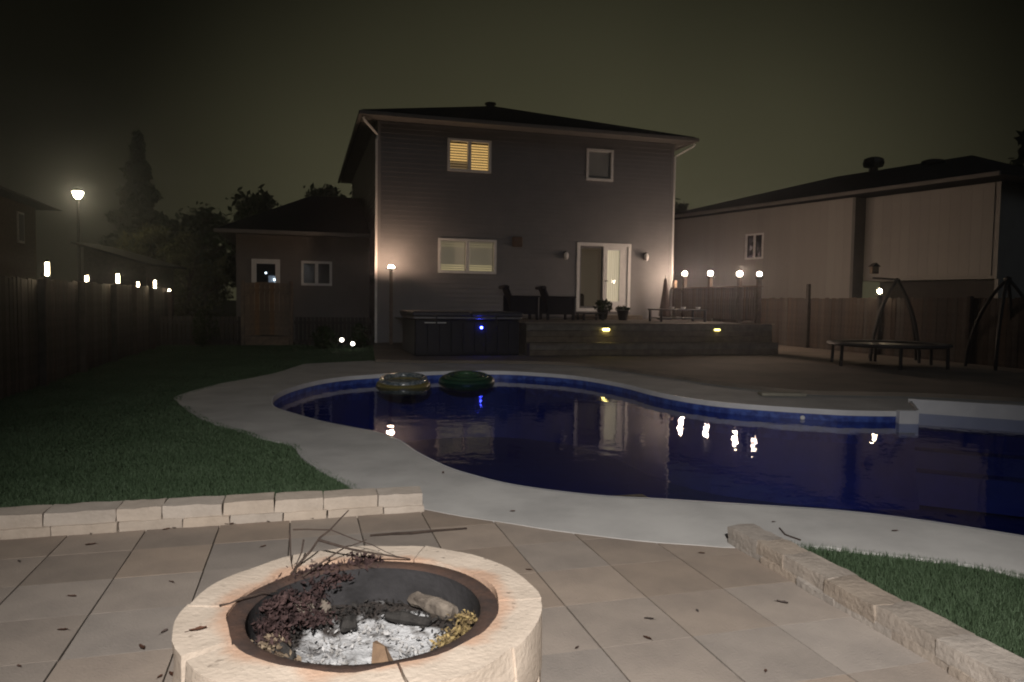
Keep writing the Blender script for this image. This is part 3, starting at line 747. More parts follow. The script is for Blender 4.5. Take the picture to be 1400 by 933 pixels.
def frame_mb(u0, u1, z0, z1, w, v0, v1):
    return MB().box(u0, u1, v0, v1, z0, z0 + w).box(u0, u1, v0, v1, z1 - w, z1).box(u0, u0 + w, v0, v1, z0 + w, z1 - w).box(u1 - w, u1, v0, v1, z0 + w, z1 - w)
def room(u0, u1, z0, z1, d, v):
    return MB().add([(u0,v,z0),(u1,v,z0),(u1,v,z1),(u0,v,z1),(u0,v+d,z0),(u1,v+d,z0),(u1,v+d,z1),(u0,v+d,z1)], [(4,5,6,7),(0,4,7,3),(1,2,6,5),(3,7,6,2),(0,1,5,4)])
def window(root, key, fw=.075, mull=True, roomm=M_interior, depth=.9, v=HV, op=None, name='window'):
    u0, u1, z0, z1 = op or OPEN[key]
    w = part(name, frame_mb(u0 - .02, u1 + .02, z0 - .02, z1 + .02, fw, v - .055, v + .10), M_white, root)
    um = (u0 + u1) / 2
    if mull: part('mullion', MB().box(um - .05, um + .05, v - .045, v + .09, z0 + fw - .02, z1 - fw + .02), M_white, w)
    spans = [(u0 + fw - .02, um - .05), (um + .05, u1 - fw + .02)] if mull else [(u0 + fw - .02, u1 - fw + .02)]
    for s0, s1 in spans:
        part('pane', MB().add([(s0, v + .02, z0 + .05), (s1, v + .02, z0 + .05), (s1, v + .02, z1 - .05), (s0, v + .02, z1 - .05)], [(0, 1, 2, 3)]), M_pane, w)
    part('room', room(u0 + .02, u1 - .02, z0 + .02, z1 - .02, depth, v + .101), roomm, w)
    return w, spans, z0, z1
w, sp, z0, z1 = window(house, 'w1')
for si, (s0, s1) in enumerate(sp):
    zz = z0 + .07; i = 0
    while zz < z1 - .08:
        m_ = E_blind2 if (si == 0 and i < 3) else E_blind
        part('slat', MB().add([(s0+.005, HV+.055, zz), (s1-.005, HV+.055, zz), (s1-.005, HV+.085, zz+.055), (s0+.005, HV+.085, zz+.055)], [(0,1,2,3)]), m_, w); zz += .078; i += 1
w, sp, z0, z1 = window(house, 'w2', mull=False)
part('screen', MB().box(sp[0][0], sp[0][1], HV + .03, HV + .035, z0 + .05, z1 - .05), mat('grey_blind', (.40,.40,.42), (.36,.36,.38), 3, .7, .2), w)
w, sp, z0, z1 = window(house, 'w3')
for s0, s1 in sp:
    part('room_glow_board', MB().box(s0, s1, HV + .15, HV + .16, z0 + .04, z1 - .04), E_room, w)  # glowing board added behind the pane for the dim room light
    for i, zz in enumerate((z0 + .08, z0 + .145, z0 + .21, z1 - .21, z1 - .14)):
        part('slat', MB().add([(s0+.03, HV+.06, zz), (s1-.03, HV+.06, zz), (s1-.03, HV+.09, zz+.030), (s0+.03, HV+.09, zz+.030)], [(0,1,2,3)]), E_low if i < 3 else E_dimblind, w)
# patio door: fixed dark leaf on the left, white leaf with a glowing curtain on the right
u0, u1, z0, z1 = OPEN['door']
door = part('patio_door', frame_mb(u0 - .03, u1 + .03, z0 - .03, z1 + .03, .10, HV - .06, HV + .10), M_white, house)
part('dark_leaf', frame_mb(u0 + .072, 9.27, z0 + .07, z1 - .07, .07, HV + .04, HV + .08), M_screen, door)
part('pane', MB().add([(u0 + .1, HV + .06, z0 + .1), (9.24, HV + .06, z0 + .1), (9.24, HV + .06, z1 - .1), (u0 + .1, HV + .06, z1 - .1)], [(0,1,2,3)]), M_pane, door)
leaf = part('white_leaf', frame_mb(9.24, 9.94, z0 + .02, z1 - .06, .13, HV - .03, HV + .035), M_white, door)
part('kick_panel', MB().box(9.37, 9.81, HV - .02, HV + .03, z0 + .15, z0 + .30), M_white, leaf)
part('pane', MB().add([(9.37, HV + .0, z0 + .30), (9.81, HV + .0, z0 + .30), (9.81, HV + .0, z1 - .19), (9.37, HV + .0, z1 - .19)], [(0,1,2,3)]), M_pane, leaf)
part('curtain', MB().add([(9.37 + .44*i/22, HV + .045 + .010*math.sin(i*1.9), zq) for zq in (z0 + .30, z1 - .19) for i in range(23)], [(i, i+1, 24+i, 23+i) for i in range(22)]), E_curtain, leaf, smooth=True)
part('handle', MB().tube([(9.30, HV - .03, 2.28), (9.30, HV - .09, 2.28), (9.38, HV - .09, 2.28)], .014, 6), M_black, leaf)
part('jamb', MB().box(9.945, 10.06, HV - .02, HV + .09, z0 + .07, z1 - .07), M_white, door)
part('room', room(u0 + .05, u1 - .05, z0 + .03, z1 - .03, 2.4, HV + .101), E_hall, door)
part('armchair_inside', MB().bbox(8.55, 9.15, HV + 1.3, HV + 1.9, z0 + .05, z0 + .55, .06).bbox(8.55, 9.15, HV + 1.8, HV + 2.0, z0 + .4, z0 + 1.0, .06), M_fence, door)
part('dryer_vent', MB().bbox(6.20, 6.51, HV - .12, HV - .012, 3.27, 3.57, .02), mat('brown_vent', (.12,.085,.065), None, 8), house)
part('step', MB().bbox(8.3, 10.3, HV - .75, HV - .02, 1.03, 1.20, .01), M_deck, house, label='wide low wooden step under the patio door')

def sconce(u, z, label):
    t = thing('wall_lamp', label, 'wall lamp', (u, HV - .02, z - .15))
    part('back_plate', MB().bbox(u - .05, u + .05, HV - .05, HV - .012, z - .09, z + .12, .01), M_black, t)
    part('arm', MB().tube([(u, HV - .03, z + .09), (u, HV - .11, z + .14), (u, HV - .15, z + .10)], .012, 6), M_black, t)
    part('glass_shade', MB().lathe([(.01, .10), (.05, .085), (.075, .02), (.07, -.06), (.04, -.13), (.0, -.14)], (u, HV - .15, z), 12), M_white, t, smooth=True)
sconce(7.93, 3.05, 'unlit wall lamp on the siding between the vent and the patio door')
sconce(10.68, 3.09, 'unlit wall lamp between the patio door and the house corner')

# ------------------------------------------------------------------ single storey wing, set back
wing = thing('house_wing', 'single storey dark wing with low roof and two small windows', 'house wing', (0, 27, 0))
WV = 24.3
WO = [(-1.51, -.70, 1.2, 2.78), (-.02, .89, 2.02, 2.76)]
part('wall', lap_wall('u', WV, -1.98, HU0 - .03, 0, 3.55, WO, -1, 'v'), mat('grey_siding', (.17,.155,.148), (.145,.132,.128), 2, .6, .3), wing)
part('wall', MB().box(-1.98, -1.9, WV + .002, 33, 0, 3.55), MATS['grey_siding'], wing)
part('roof', MB().add([(-2.5,23.75,3.66),(2.08,23.75,3.66),(2.08,33,3.66),(-2.5,33,3.66),(2.08,28.5,5.4),(0.3,28.5,5.4)], [(0,1,4,5),(3,5,4,2),(0,5,3)]), M_roof, wing)
part('soffit', MB().add([(-2.48,23.77,3.56),(2.08,23.77,3.56),(2.08,32.9,3.56),(-2.48,32.9,3.56)], [(0,3,2,1)]), M_soffit, wing)
part('gutter', MB().bbox(-2.56, 2.08, 23.66, 23.75, 3.54, 3.66, .01), M_soffit, wing)
window(wing, None, v=WV, op=WO[1], roomm=M_glassdark, depth=.4)
w, sp, z0, z1 = window(wing, None, v=WV, op=WO[0], mull=False, roomm=M_glassdark, depth=.5, fw=.14, name='back_door')
part('panel', MB().box(-1.36, -.85, WV - .03, WV + .03, 1.3, 1.98), M_white, w)
part('inside_light', MB().lathe([(0,.035),(.03,.02),(.035,0),(.03,-.02),(0,-.035)], (-.86, WV + .3, 2.17), 10), emit('cool_inside_light', (.7,.85,1.0), 6), w)
part('inside_light', MB().lathe([(0,.03),(.025,.015),(.03,0),(.025,-.015),(0,-.03)], (-1.12, WV + .3, 2.38), 10), emit('cool_inside_light', (.7,.85,1.0), 6), w)
part('inside_screen', MB().box(-1.05, -.80, WV + .38, WV + .39, 2.05, 2.30), emit('blue_inside_glow', (.25,.4,.75), .10), w)

DZ = -.21
# ------------------------------------------------------------------ wooden deck
dk = thing('wooden_deck', 'raised wooden deck with two tier front below the patio door', 'deck', (8.4, 19.4, .15))
pl = MB(); v_ = 16.6; k = 0
while v_ < HV - .15:
    pl.box(5.1 if v_ < 19.4 else 2.6, 11.85, v_, v_ + .134, 1.0 + .0, 1.03); v_ += .14; k += 1
part('deck_planks', pl, M_deck, dk, kind='stuff')
for i in range(3): part('fascia_board', MB().bbox(5.1, 11.85, 16.56, 16.6, .58 + .142 * i, .58 + .142 * i + .137, .005), M_deck, dk)
for i in range(2): part('tread', MB().bbox(5.1, 11.85, 16.26 + .153 * i, 16.408 + .153 * i, .545, .578, .005), M_deck, dk)
for i in range(3): part('fascia_board', MB().bbox(5.1, 11.85, 16.28, 16.32, .15 + .132 * i, .15 + .132 * i + .127, .005), M_deck, dk)
for q in ((5.1, 5.14, 16.6, 19.4, .15, 1.0), (2.6, 5.1, 19.4, 19.44, .15, 1.0), (11.81, 11.85, 16.6, HV - .1, .15, 1.0), (5.1, 5.13, 16.32, 16.56, .15, .54), (11.82, 11.85, 16.32, 16.56, .15, .54)):
    part('side_skirt', MB().box(*q), M_deck, dk)
part('edge_trim', MB().bbox(5.06, 11.89, 16.52, 16.61, 1.031, 1.05, .005), mat('pale_trim_wood', (.30,.265,.225), (.22,.195,.17), 6, .8, .2), dk)
E_yel = emit('deck_light_lens', (1.0, .80, .22), 26)
E_yel2 = emit('weak_deck_light_lens', (1.0, .85, .25), 5)
for u_, m_, lb in ((7.13, E_yel, 'bright yellow step light on the deck front'), (10.2, E_yel2, 'weak yellow step light on the deck front below the coffee table')):
    t = thing('step_light', lb, 'deck light', (u_, 16.55, .86))
    part('housing', MB().bbox(u_ - .09, u_ + .09, 16.50, 16.563, .915, .95, .008), M_metal, t)
    part('lens', MB().bbox(u_ - .075, u_ + .075, 16.51, 16.562, .865, .912, .008), m_, t)

# railing along the right edge of the deck
RU = 11.72
rl = thing('deck_railing', 'wooden deck railing with square balusters and post lamps', 'railing', (RU, 19.3, 1.03))
posts = [(21.62, 2.30), (20.98, 2.38), (19.46, 2.34), (17.93, 2.28), (17.02, 2.24)]
for v_, zt in posts: part('post', MB().bbox(RU - .055, RU + .055, v_ - .055, v_ + .055, 1.03, zt, .008), M_rail, rl)
part('top_rail', MB().bbox(RU - .09, RU + .09, 16.93, 21.70, 2.02, 2.06, .006), M_rail, rl)
for z_ in (1.15, 1.90): part('rail', MB().box(RU - .02, RU + .02, 17.02, 21.66, z_, z_ + .09), M_rail, rl)
bal = MB().box(-.02, .02, -.02, .02, 1.12, 2.02).mesh('baluster'); bal.materials.append(M_rail)
v_ = 17.14
while v_ < 21.6:
    if min(abs(v_ - q[0]) for q in posts) > .08: piece('baluster', bal, rl, (RU - .042, v_, 0))
    v_ += .115
E_lamp = emit('warm_post_lamp_glass', (1.0, .72, .52), 560)
E_lampw = emit('white_post_lamp_glass', (1.0, .76, .62), 480)
E_lampd = emit('weak_post_lamp_glass', (1.0, .78, .62), 40)
def post_lamp(u, v, z, m, label, r=.068, cap=.08, name='post_lamp', house=True, h=.10):
    t = thing(name, label, 'lamp', (u, v, z - .12), house=house)
    part('base', MB().bbox(u - cap, u + cap, v - cap, v + cap, z - .125, z - .085, .01).lathe([(.03, -.086), (.03, -.04), (.045, -.04)], (u, v, z), 10), M_black, t)
    part('glass', MB().lathe([(.0, -.045), (r*.7, -.043), (r, -.01), (r*.95, .03), (r*.5, .06), (0, .065)], (u, v, z), 14), m, t, smooth=True)
    part('finial', MB().lathe([(.03, .064), (.022, .08), (.0, .10)], (u, v, z), 8), M_black, t)
    return t
post_lamp(RU, 20.98, 2.50, E_lamp, 'lit railing lamp on the post next to the house corner')
post_lamp(RU, 19.46, 2.46, E_lampw, 'lit railing lamp second along from the house corner')
post_lamp(RU, 17.93, 2.40, E_lamp, 'lit railing lamp third along from the house corner')
post_lamp(RU, 17.02, 2.36, E_lampd, 'weak lamp on the end post of the deck railing')

DZ = -.20
# the lamp beside the house corner: a wide cap under the light keeps it off the ground
lp = thing('corner_lamp_post', 'tall post with a very bright lamp near the house downspout', 'lamp post', (2.43, 21.05, .15))
part('post', MB().bbox(2.385, 2.475, 21.005, 21.095, .15, 2.41, .008), M_rail, lp)
part('cap', MB().bbox(2.28, 2.58, 20.90, 21.20, 2.405, 2.43, .006), M_dark, lp)
part('glass', MB().lathe([(.075, 0), (.08, .025), (.06, .06), (0, .075)], (2.43, 21.05, 2.431), 14), emit('corner_lamp_glass', (1.0, .66, .44), 480), lp, smooth=True)

DZ = -.09
# ------------------------------------------------------------------ hot tub
TU0, TU1, TV0, TV1 = 2.40, 4.95, 16.45, 18.65
tub = thing('hot_tub', 'dark square hot tub with a vinyl cover and a small blue light', 'hot tub', (3.7, 17.5, .15))
part('cabinet', MB().bbox(TU0 + .04, TU1 - .04, TV0 + .04, TV1 - .04, .15, 1.0, .03), M_tub, tub)
for i in range(9):
    x = TU0 + .06 + i * .272
    part('panel', MB().bbox(x, x + .262, TV0 + .02, TV0 + .045, .22, .95, .006), M_tub, tub)
part('shell_rim', MB().bbox(TU0, TU1, TV0, TV1, 1.0, 1.06, .02), M_metal, tub)
cv = part('cover', MB().bbox(TU0 - .03, 3.72, TV0 - .03, TV1 + .03, 1.062, 1.17, .03), M_cover, tub)
part('cover', MB().bbox(3.73, TU1 + .03, TV0 - .03, TV1 + .03, 1.062, 1.17, .03), M_cover, tub)
for x in (TU0 + .5, TU0 + 1.9): part('cover_strap', MB().box(x, x + .04, TV0 - .036, TV0 - .031, .85, 1.10), M_dark, cv)
part('handle_bar', MB().bbox(TU0 + .25, TU0 + .75, TV0 - .03, TV0 + .02, .905, .93, .01), M_white, tub)
part('indicator_light', MB().lathe([(0, .028), (.022, .02), (.03, 0), (.022, -.02), (0, -.028)], (3.98, TV0 + .005, .81), 10), emit('blue_tub_light', (.04, .06, 1.0), 60), tub, smooth=True)

DZ = -.21
# ------------------------------------------------------------------ deck furniture
def lounge_chair(u, v, label):
    t = thing('deck_chair', label, 'chair', (u, v, 1.03), group='dark chairs on the deck')
    z = 1.03
    part('seat', MB().add([(u-.25,v-.28,z+.30),(u+.42,v-.28,z+.40),(u+.42,v+.28,z+.40),(u-.25,v+.28,z+.30),(u-.25,v-.28,z+.36),(u+.42,v-.28,z+.46),(u+.42,v+.28,z+.46),(u-.25,v+.28,z+.36)],
        [(0,3,2,1),(4,5,6,7),(0,1,5,4),(1,2,6,5),(2,3,7,6),(3,0,4,7)]), M_wicker, t)
    for i in range(4):
        y = v - .28 + .14 * i
        part('back_slat', MB().add([(u-.22,y+.005,z+.30),(u-.22,y+.13,z+.30),(u-.50,y+.13,z+.95),(u-.50,y+.005,z+.95),(u-.17,y+.005,z+.32),(u-.17,y+.13,z+.32),(u-.45,y+.13,z+.97),(u-.45,y+.005,z+.97)],
            [(0,1,2,3),(4,7,6,5),(0,4,5,1),(1,5,6,2),(2,6,7,3),(3,7,4,0)]), M_wicker, t)
    part('headrest', MB().bbox(u - .56, u - .40, v - .30, v + .30, z + .86, z + .95, .02), M_wicker, t)
    for s in (-1, 1):
        y = v + s * .33
        part('armrest', MB().bbox(u - .40, u + .46, y - .06, y + .06, z + .64, z + .68, .01), M_wicker, t)
        part('side_panel', MB().bbox(u - .36, u + .40, y - .02, y + .02, z + .16, z + .64, .01), M_wicker, t)
        part('leg', MB().bbox(u + .36, u + .43, y - .035, y + .035, z, z + .64, .006), M_wicker, t)
        part('leg', MB().bbox(u - .40, u - .33, y - .035, y + .035, z, z + .64, .006), M_wicker, t)
lounge_chair(5.93, 19.9, 'dark deck armchair beside the hot tub')
lounge_chair(7.02, 19.9, 'dark deck armchair standing nearer the patio door')
def low_table(u, v, lx, ly, h, label):
    t = thing('low_table', label, 'table', (u, v, 1.03))
    part('table_top', MB().bbox(u - lx/2, u + lx/2, v - ly/2, v + ly/2, 1.03 + h - .04, 1.03 + h, .01), M_dark, t)
    for a in (-1, 1):
        for b in (-1, 1): part('leg', MB().bbox(u + a*(lx/2-.06) - .03, u + a*(lx/2-.06) + .03, v + b*(ly/2-.06) - .03, v + b*(ly/2-.06) + .03, 1.03, 1.03 + h - .04, .005), M_dark, t)
    part('shelf', MB().box(u - lx/2 + .08, u + lx/2 - .08, v - ly/2 + .08, v + ly/2 - .08, 1.12, 1.14), M_dark, t)
low_table(10.35, 18.9, 1.5, .8, .36, 'dark low coffee table near the railing with white bowls on it')
low_table(7.95, 19.6, .7, .6, .22, 'dark small footstool table between the armchairs and the patio door')
for i, (u_, v_) in enumerate(((10.2, 18.95), (10.45, 18.75), (10.95, 18.8))):
    solo('bowl', MB().lathe([(.03, 0), (.05, .005), (.075, .06), (.07, .06), (.045, .012), (0, .01)], (u_, v_, 1.391), 12), M_white, 'small white bowl on the dark coffee table', 'bowl', 'bowls on the coffee table', off=(u_, v_, 1.391), house=True, smooth=True)
def potted(u, v, z, h, r, n, label, potm):
    t = thing('potted_plant', label, 'plant', (u, v, z))
    part('pot', MB().lathe([(0, 0), (.12, 0), (.17, .26), (.185, .26), (.185, .30), (.16, .30), (.15, .24), (0, .24)], (u, v, z), 14), potm, t, smooth=True)
    def fn():
        th = random.uniform(0, 6.28); q = random.random() ** .6
        return (u + r*q*math.cos(th), v + r*q*math.sin(th), z + .28 + h*random.random()*(1 - .3*q))
    part('foliage', leaf_cloud(n, fn, .07), M_leaf_dark, t)
potted(8.72, 20.5, 1.03, .35, .28, 200, 'bushy dark potted plant in front of the dark door leaf', M_dark)
potted(9.15, 20.0, 1.03, .12, .22, 90, 'low spreading potted plant near the white door leaf', M_dark)
um = thing('folded_umbrella', 'folded dark patio umbrella standing in front of the house corner', 'umbrella', (11.0, 20.9, 1.03))
part('pole', MB().tube([(11.0, 20.9, 1.03), (11.0, 20.9, 2.42)], .02, 8), M_metal, um)
part('canopy', MB().lathe([(.03, 1.30), (.05, 1.24), (.09, .9), (.15, .45), (.20, .12), (.16, .10), (0, .3)], (11.0, 20.9, 1.03), 10), mat('umbrella_cloth', (.045,.03,.028), None, 10), um)
part('base', MB().lathe([(0, 0), (.24, 0), (.24, .05), (.05, .09), (0, .09)], (11.0, 20.9, 1.03), 16), M_black, um)

DZ = 0.0
# ------------------------------------------------------------------ pool floats
f1 = thing('pool_float', 'yellow inflatable boat shaped float with clear printed seat', 'pool float', (-1.87, 12.6, -.2), house=False)
def torus(c, ax, ay, r, z, n=32, m=10, a0=0, tilt=0.0):
    mb = MB()
    for i in range(n):
        th = 2*math.pi*i/n
        for k in range(m):
            ph = 2*math.pi*k/m; rr = 1 + r*math.cos(ph)/max(ax, ay)
            x, y = ax*math.cos(th) + r*math.cos(ph)*math.cos(th), ay*math.sin(th) + r*math.cos(ph)*math.sin(th)
            mb.v.append((c[0] + x, c[1] + y, z + r*math.sin(ph) + tilt*y))
    mb.f = [(i*m+k, ((i+1) % n)*m+k, ((i+1) % n)*m+(k+1) % m, i*m+(k+1) % m) for i in range(n) for k in range(m)]
    return mb
M_fy = mat('yellow_vinyl', (.20,.17,.06), (.15,.13,.05), 6, .35, .5)
M_fg = mat('green_vinyl', (.02,.065,.04), (.012,.04,.026), 6, .35, .5)
M_fgl = mat('light_green_vinyl', (.05,.12,.06), (.035,.09,.045), 6, .35, .5)
M_clear = mat('printed_clear_vinyl', (.26,.28,.29), (.08,.11,.13), 16, .15, .6, lo=.45, hi=.55)
part('tube', torus((-1.87,12.6), .38, .38, .095, -.14, tilt=.10), M_fy, f1, smooth=True)
part('upper_tube', torus((-1.87,12.6), .37, .37, .05, -.04, tilt=.12), M_clear, f1, smooth=True)
part('seat_sheet', MB().lathe([(0, -.04), (.2, -.05), (.34, -.02)], (-1.87,12.6,-.03), 24), M_clear, f1, smooth=True)
f2 = thing('pool_float', 'green striped inflatable float against the far pool rim', 'pool float', (-.82, 13.35, -.2), house=False)
part('tube', torus((-.82,13.35), .42, .38, .10, -.14, tilt=.10), M_fg, f2, smooth=True)
for i, rr in enumerate((.36, .28, .20)): part('stripe_tube', torus((-.82,13.35), rr, rr*.9, .045, -.06 + .015*i, tilt=.14), (M_fgl, M_fg, M_fgl)[i], f2, smooth=True)
part('cushion', MB().lathe([(0, -.02), (.12, -.025), (.18, -.07)], (-.82,13.35,.0), 20), M_fg, f2, smooth=True)

solo('stepping_stone', MB().bbox(3.68, 4.34, 10.68, 10.88, .005, .05, .01), mat('pale_slab', (.36,.34,.28), (.28,.265,.22), 5, .85, .2), 'pale stone slab on the far pool deck below the terrace edge', 'stone slab', off=(4.0,10.78,.02))

DZ = -.13
# ------------------------------------------------------------------ fences
def fence(u, v0, v1, zb, zt, posts, label, side, wood, bw=.14):
    t = thing('board_fence', label, 'fence', (u, (v0 + v1) / 2, zb))
    meshes = []
    for k in range(3):
        me = MB().box(-.01, .01, -bw/2 + .004, bw/2 - .004, 0, zt - zb - .04 + k * .014).mesh('board'); me.materials.append(wood); meshes.append(me)
    v = v0 + bw / 2
    while v < v1:
        piece('board', random.choice(meshes), t, (u + random.uniform(-.004, .004), v, zb + .03), random.gauss(0, .02)); v += bw
    for z in (zb + .25, zt - .25): part('rail', MB().box(u - side*.05 - .02, u - side*.05 + .02, v0, v1, z, z + .09), wood, t)
    pm = MB().bbox(-.05, .05, -.05, .05, 0, 1, .01).mesh('post'); pm.materials.append(wood)
    for v, h in posts:
        piece('post', pm, t, (u + side*.062, v, zb - .04), scale=(1, 1, h - zb + .04))
    return t
LP = [(12.3, 1.86), (14.35, 1.77), (16.6, 1.83), (18.5, 1.74), (20.5, 1.78)]
fence(-3.75, 10.2, 23.4, .06, 1.70, [(10.3, 1.72)] + [(v, 1.72) for v, z in LP] + [(23.1, 1.72)], 'dark board fence along the lawn carrying small lit lamps', 1, M_fence)
E_fl = emit('fence_lamp_glass', (1.0, .80, .50), 75)
E_fs = emit('small_fence_lamp_glass', (1.0, .78, .50), 60)
fl_lab = ['tall lit fence lamp farthest from the gate', 'small lit fence lamp second from the lawn end', 'tall lit fence lamp midway along the lawn fence', 'small lit fence lamp second from the gate', 'tall lit fence lamp next to the gate']
for i, (v_, z_) in enumerate(LP):
    tall = i % 2 == 0; u_ = -3.62; h = .085 if tall else .04
    t = thing('fence_lamp', fl_lab[i], 'lamp', (u_, v_, z_ - .2))
    part('bracket', MB().box(u_ - .075, u_ - .03, v_ - .02, v_ + .02, z_ - h - .05, z_ - h + .02).bbox(u_ - .045, u_ + .045, v_ - .045, v_ + .045, z_ - h - .05, z_ - h - .02, .006), M_black, t)
    part('glass', MB().lathe([(0, -h - .018), (.024, -h - .015), (.027, 0), (.024, h), (0, h)], (u_, v_, z_), 10), E_fl if tall else E_fs, t, smooth=True)
    part('cap', MB().lathe([(.045, h + .002), (.04, h + .02), (0, h + .05)], (u_, v_, z_), 10), M_black, t)
t = thing('fence_lamp', 'tiny round lit lamp at the far end of the lawn fence', 'lamp', (-3.62, 22.6, 1.6))
part('glass', MB().lathe([(0, -.03), (.028, -.015), (.03, .01), (0, .03)], (-3.62, 22.6, 1.64), 10), E_fs, t, smooth=True)
part('base', MB().bbox(-3.74, -3.585, 22.565, 22.635, 1.58, 1.612, .006), M_black, t)

DZ = -.20
RP = [(15.82, 1.80), (18.63, 2.17), (13.1, 1.80), (10.4, 1.80), (21.3, 1.80), (23.4, 1.80)]
fence(14.6, 9.0, 24.0, .12, 1.75, RP, 'dark board fence between the terrace and the cream neighbour house', -1, mat('brown_fence_wood', (.095,.08,.07), (.058,.05,.045), 7, .9, .15, .5, 40, rnd=.2))
post_lamp(14.538, 15.82, 1.925, emit('terrace_fence_lamp_glass', (1.0, .78, .50), 150), 'lit lamp on the fence post behind the trampoline', r=.05)

# gate and low fence closing the yard between the lawn fence and the house
gt = thing('wooden_gate', 'brown wooden gate of upright boards by the wing of the house', 'gate', (-.97, 21.9, 0))
gm = MB().box(-.064, .064, -.012, .012, 0, 1.5).mesh('board'); gm.materials.append(M_gate)
for i in range(9): piece('board', gm, gt, (-1.50 + .133 * i, 21.9, .45 + .03 * math.sin(i * .4)))
for z_ in (.62, 1.72): part('rail', MB().box(-1.56, -.37, 21.914, 21.95, z_, z_ + .09), M_gate, gt)
for x in (-1.62, -.31): part('post', MB().bbox(x - .05, x + .05, 21.86, 21.96, -.05, 2.02, .01), M_gate, gt)
part('kick_board', MB().bbox(-1.56, -.37, 21.87, 21.93, -.03, .44, .01), M_gate, gt)
lf = thing('low_picket_fence', 'low dark picket fence between the gate and the house corner', 'fence', (.9, 21.9, 0))
pm = MB().box(-.045, .045, -.01, .01, 0, .98).mesh('picket'); pm.materials.append(M_fence)
for i in range(20): piece('picket', pm, lf, (-.16 + .112 * i, 21.9, .02))
for z_ in (.25, .80): part('rail', MB().box(-.24, 2.02, 21.912, 21.945, z_, z_ + .08), M_fence, lf)
lf2 = thing('low_picket_fence', 'low dark picket fence between the lawn fence and the gate', 'fence', (-2.7, 21.9, 0))
for i in range(19): piece('picket', pm, lf2, (-3.72 + .112 * i, 21.9, .02))
for z_ in (.25, .80): part('rail', MB().box(-3.79, -1.67, 21.912, 21.945, z_, z_ + .08), M_fence, lf2)

DZ = -.19
E_orb = emit('garden_orb_glass', (1.0, .92, .78), 7)
for u_, z_, lb in ((.98, .46, 'higher small round white garden light near the downspout'), (1.26, .36, 'lower small round white garden light near the downspout')):
    t = thing('garden_light', lb, 'lamp', (u_, 19.5, 0))
    part('stake', MB().tube([(u_, 19.5, -.04), (u_, 19.5, z_ - .05)], .012, 6), M_black, t)
    part('globe', MB().lathe([(0, -.055), (.04, -.04), (.055, 0), (.04, .04), (0, .055)], (u_, 19.5, z_), 12), E_orb, t, smooth=True)
DZ = 0.0
def shrub(x, y, h, r, n, label, m=M_leaf_dark, z=0.0, size=.06):
    t = thing('shrub', label, 'shrub', (x, y, z))
    part('stem', MB().tube([(x, y, z - .05), (x + .03, y, z + h * .5)], [.03, .012], 6), M_bark, t)
    def fn():
        th = random.uniform(0, 6.28); q = random.random() ** .5; zz = random.random()
        k = math.sin(math.pi * min(1, .15 + .8 * zz)) * (.8 + .35 * math.sin(th * 3 + 1))
        return (x + r*q*k*math.cos(th), y + r*q*k*math.sin(th), z + .05 + h * zz)
    part('foliage', leaf_cloud(n, fn, size), m, t)
shrub(.55, 19.9, .55, .45, 500, 'low dark shrub beside the garden lights')
shrub(-2.6, 21.2, .95, .40, 500, 'dark upright shrub beside the wooden gate')
shrub(1.5, 20.4, .6, .4, 400, 'small dark shrub at the foot of the downspout')

# ------------------------------------------------------------------ trampoline and garden swing on the terrace
TX, TY, TZ = 8.1, 15.75, .04
tr = thing('trampoline', 'low round trampoline with stubby legs on the dark terrace', 'trampoline', (TX, TY, TZ), house=False)
part('frame', torus((TX, TY), 1.15, 1.15, .03, TZ + .48, 40, 8), M_black, tr, smooth=True)
part('mat', MB().lathe([(0, .475), (.95, .48), (.98, .485)], (TX, TY, TZ), 40), M_dark, tr)
part('pad', MB().lathe([(.97, .505), (1.0, .525), (1.2, .525), (1.22, .48)], (TX, TY, TZ), 40), mat('trampoline_pad', (.06,.06,.065), None, 8, .6), tr, smooth=True)
for k in range(6):
    th = rad(15 + 60 * k); part('leg', MB().tube([(TX + 1.15*math.cos(th), TY + 1.15*math.sin(th), TZ + .48), (TX + 1.17*math.cos(th), TY + 1.17*math.sin(th), TZ)], .035, 8), M_black, tr)
for S_, lb, k in ((Vector((9.0, 17.2, .04)), 'black stand of bent poles around the fence lamp behind the trampoline', 0), (Vector((10.35, 15.35, .04)), 'black stand of bent poles near the dark end of the neighbour house', 1)):
    sw = thing('hanging_chair_stand', lb, 'stand', tuple(S_), house=False)
    for q in range(4):
        th = rad(20 + 25 * k + 90 * q); dr = Vector((math.cos(th), math.sin(th), 0))
        pts = [S_ + dr * d + Vector((0, 0, z)) for d, z in spline([(.70, 0), (.66, .45), (.52, 1.0), (.30, 1.5), (.05, 1.86), (-.02, 1.92)], 4)]
        part('leg', MB().tube(pts, .034, 8), M_black, sw, smooth=True)
    part('hub', MB().lathe([(0, 1.86), (.07, 1.87), (.07, 1.94), (0, 1.97)], tuple(S_), 10), M_black, sw)
    if k == 0: part('arm', MB().tube([S_ + Vector((0, 0, 1.93)), S_ + Vector((-.32, .50, 1.98))], .022, 8), M_black, sw)
bh = thing('birdhouse', 'small brown box hanging at the end of the swing bar', 'birdhouse', (8.70, 17.66, 2.1), house=False)
part('box', MB().bbox(8.61, 8.77, 17.60, 17.74, 2.12, 2.30, .008), M_gate, bh)
part('roof', MB().add([(8.58,17.57,2.29),(8.80,17.57,2.29),(8.80,17.77,2.29),(8.58,17.77,2.29),(8.69,17.57,2.38),(8.69,17.77,2.38)], [(0,1,4),(3,5,2),(0,4,5,3),(1,2,5,4),(0,3,2,1)]), M_fence, bh)

# ------------------------------------------------------------------ neighbour house on the right
DZ = -.29
nb = thing('neighbour_house', 'long cream neighbour house with dark roof behind the terrace fence', 'house', (6.71, 31.0, 0), rot=rad(-60))
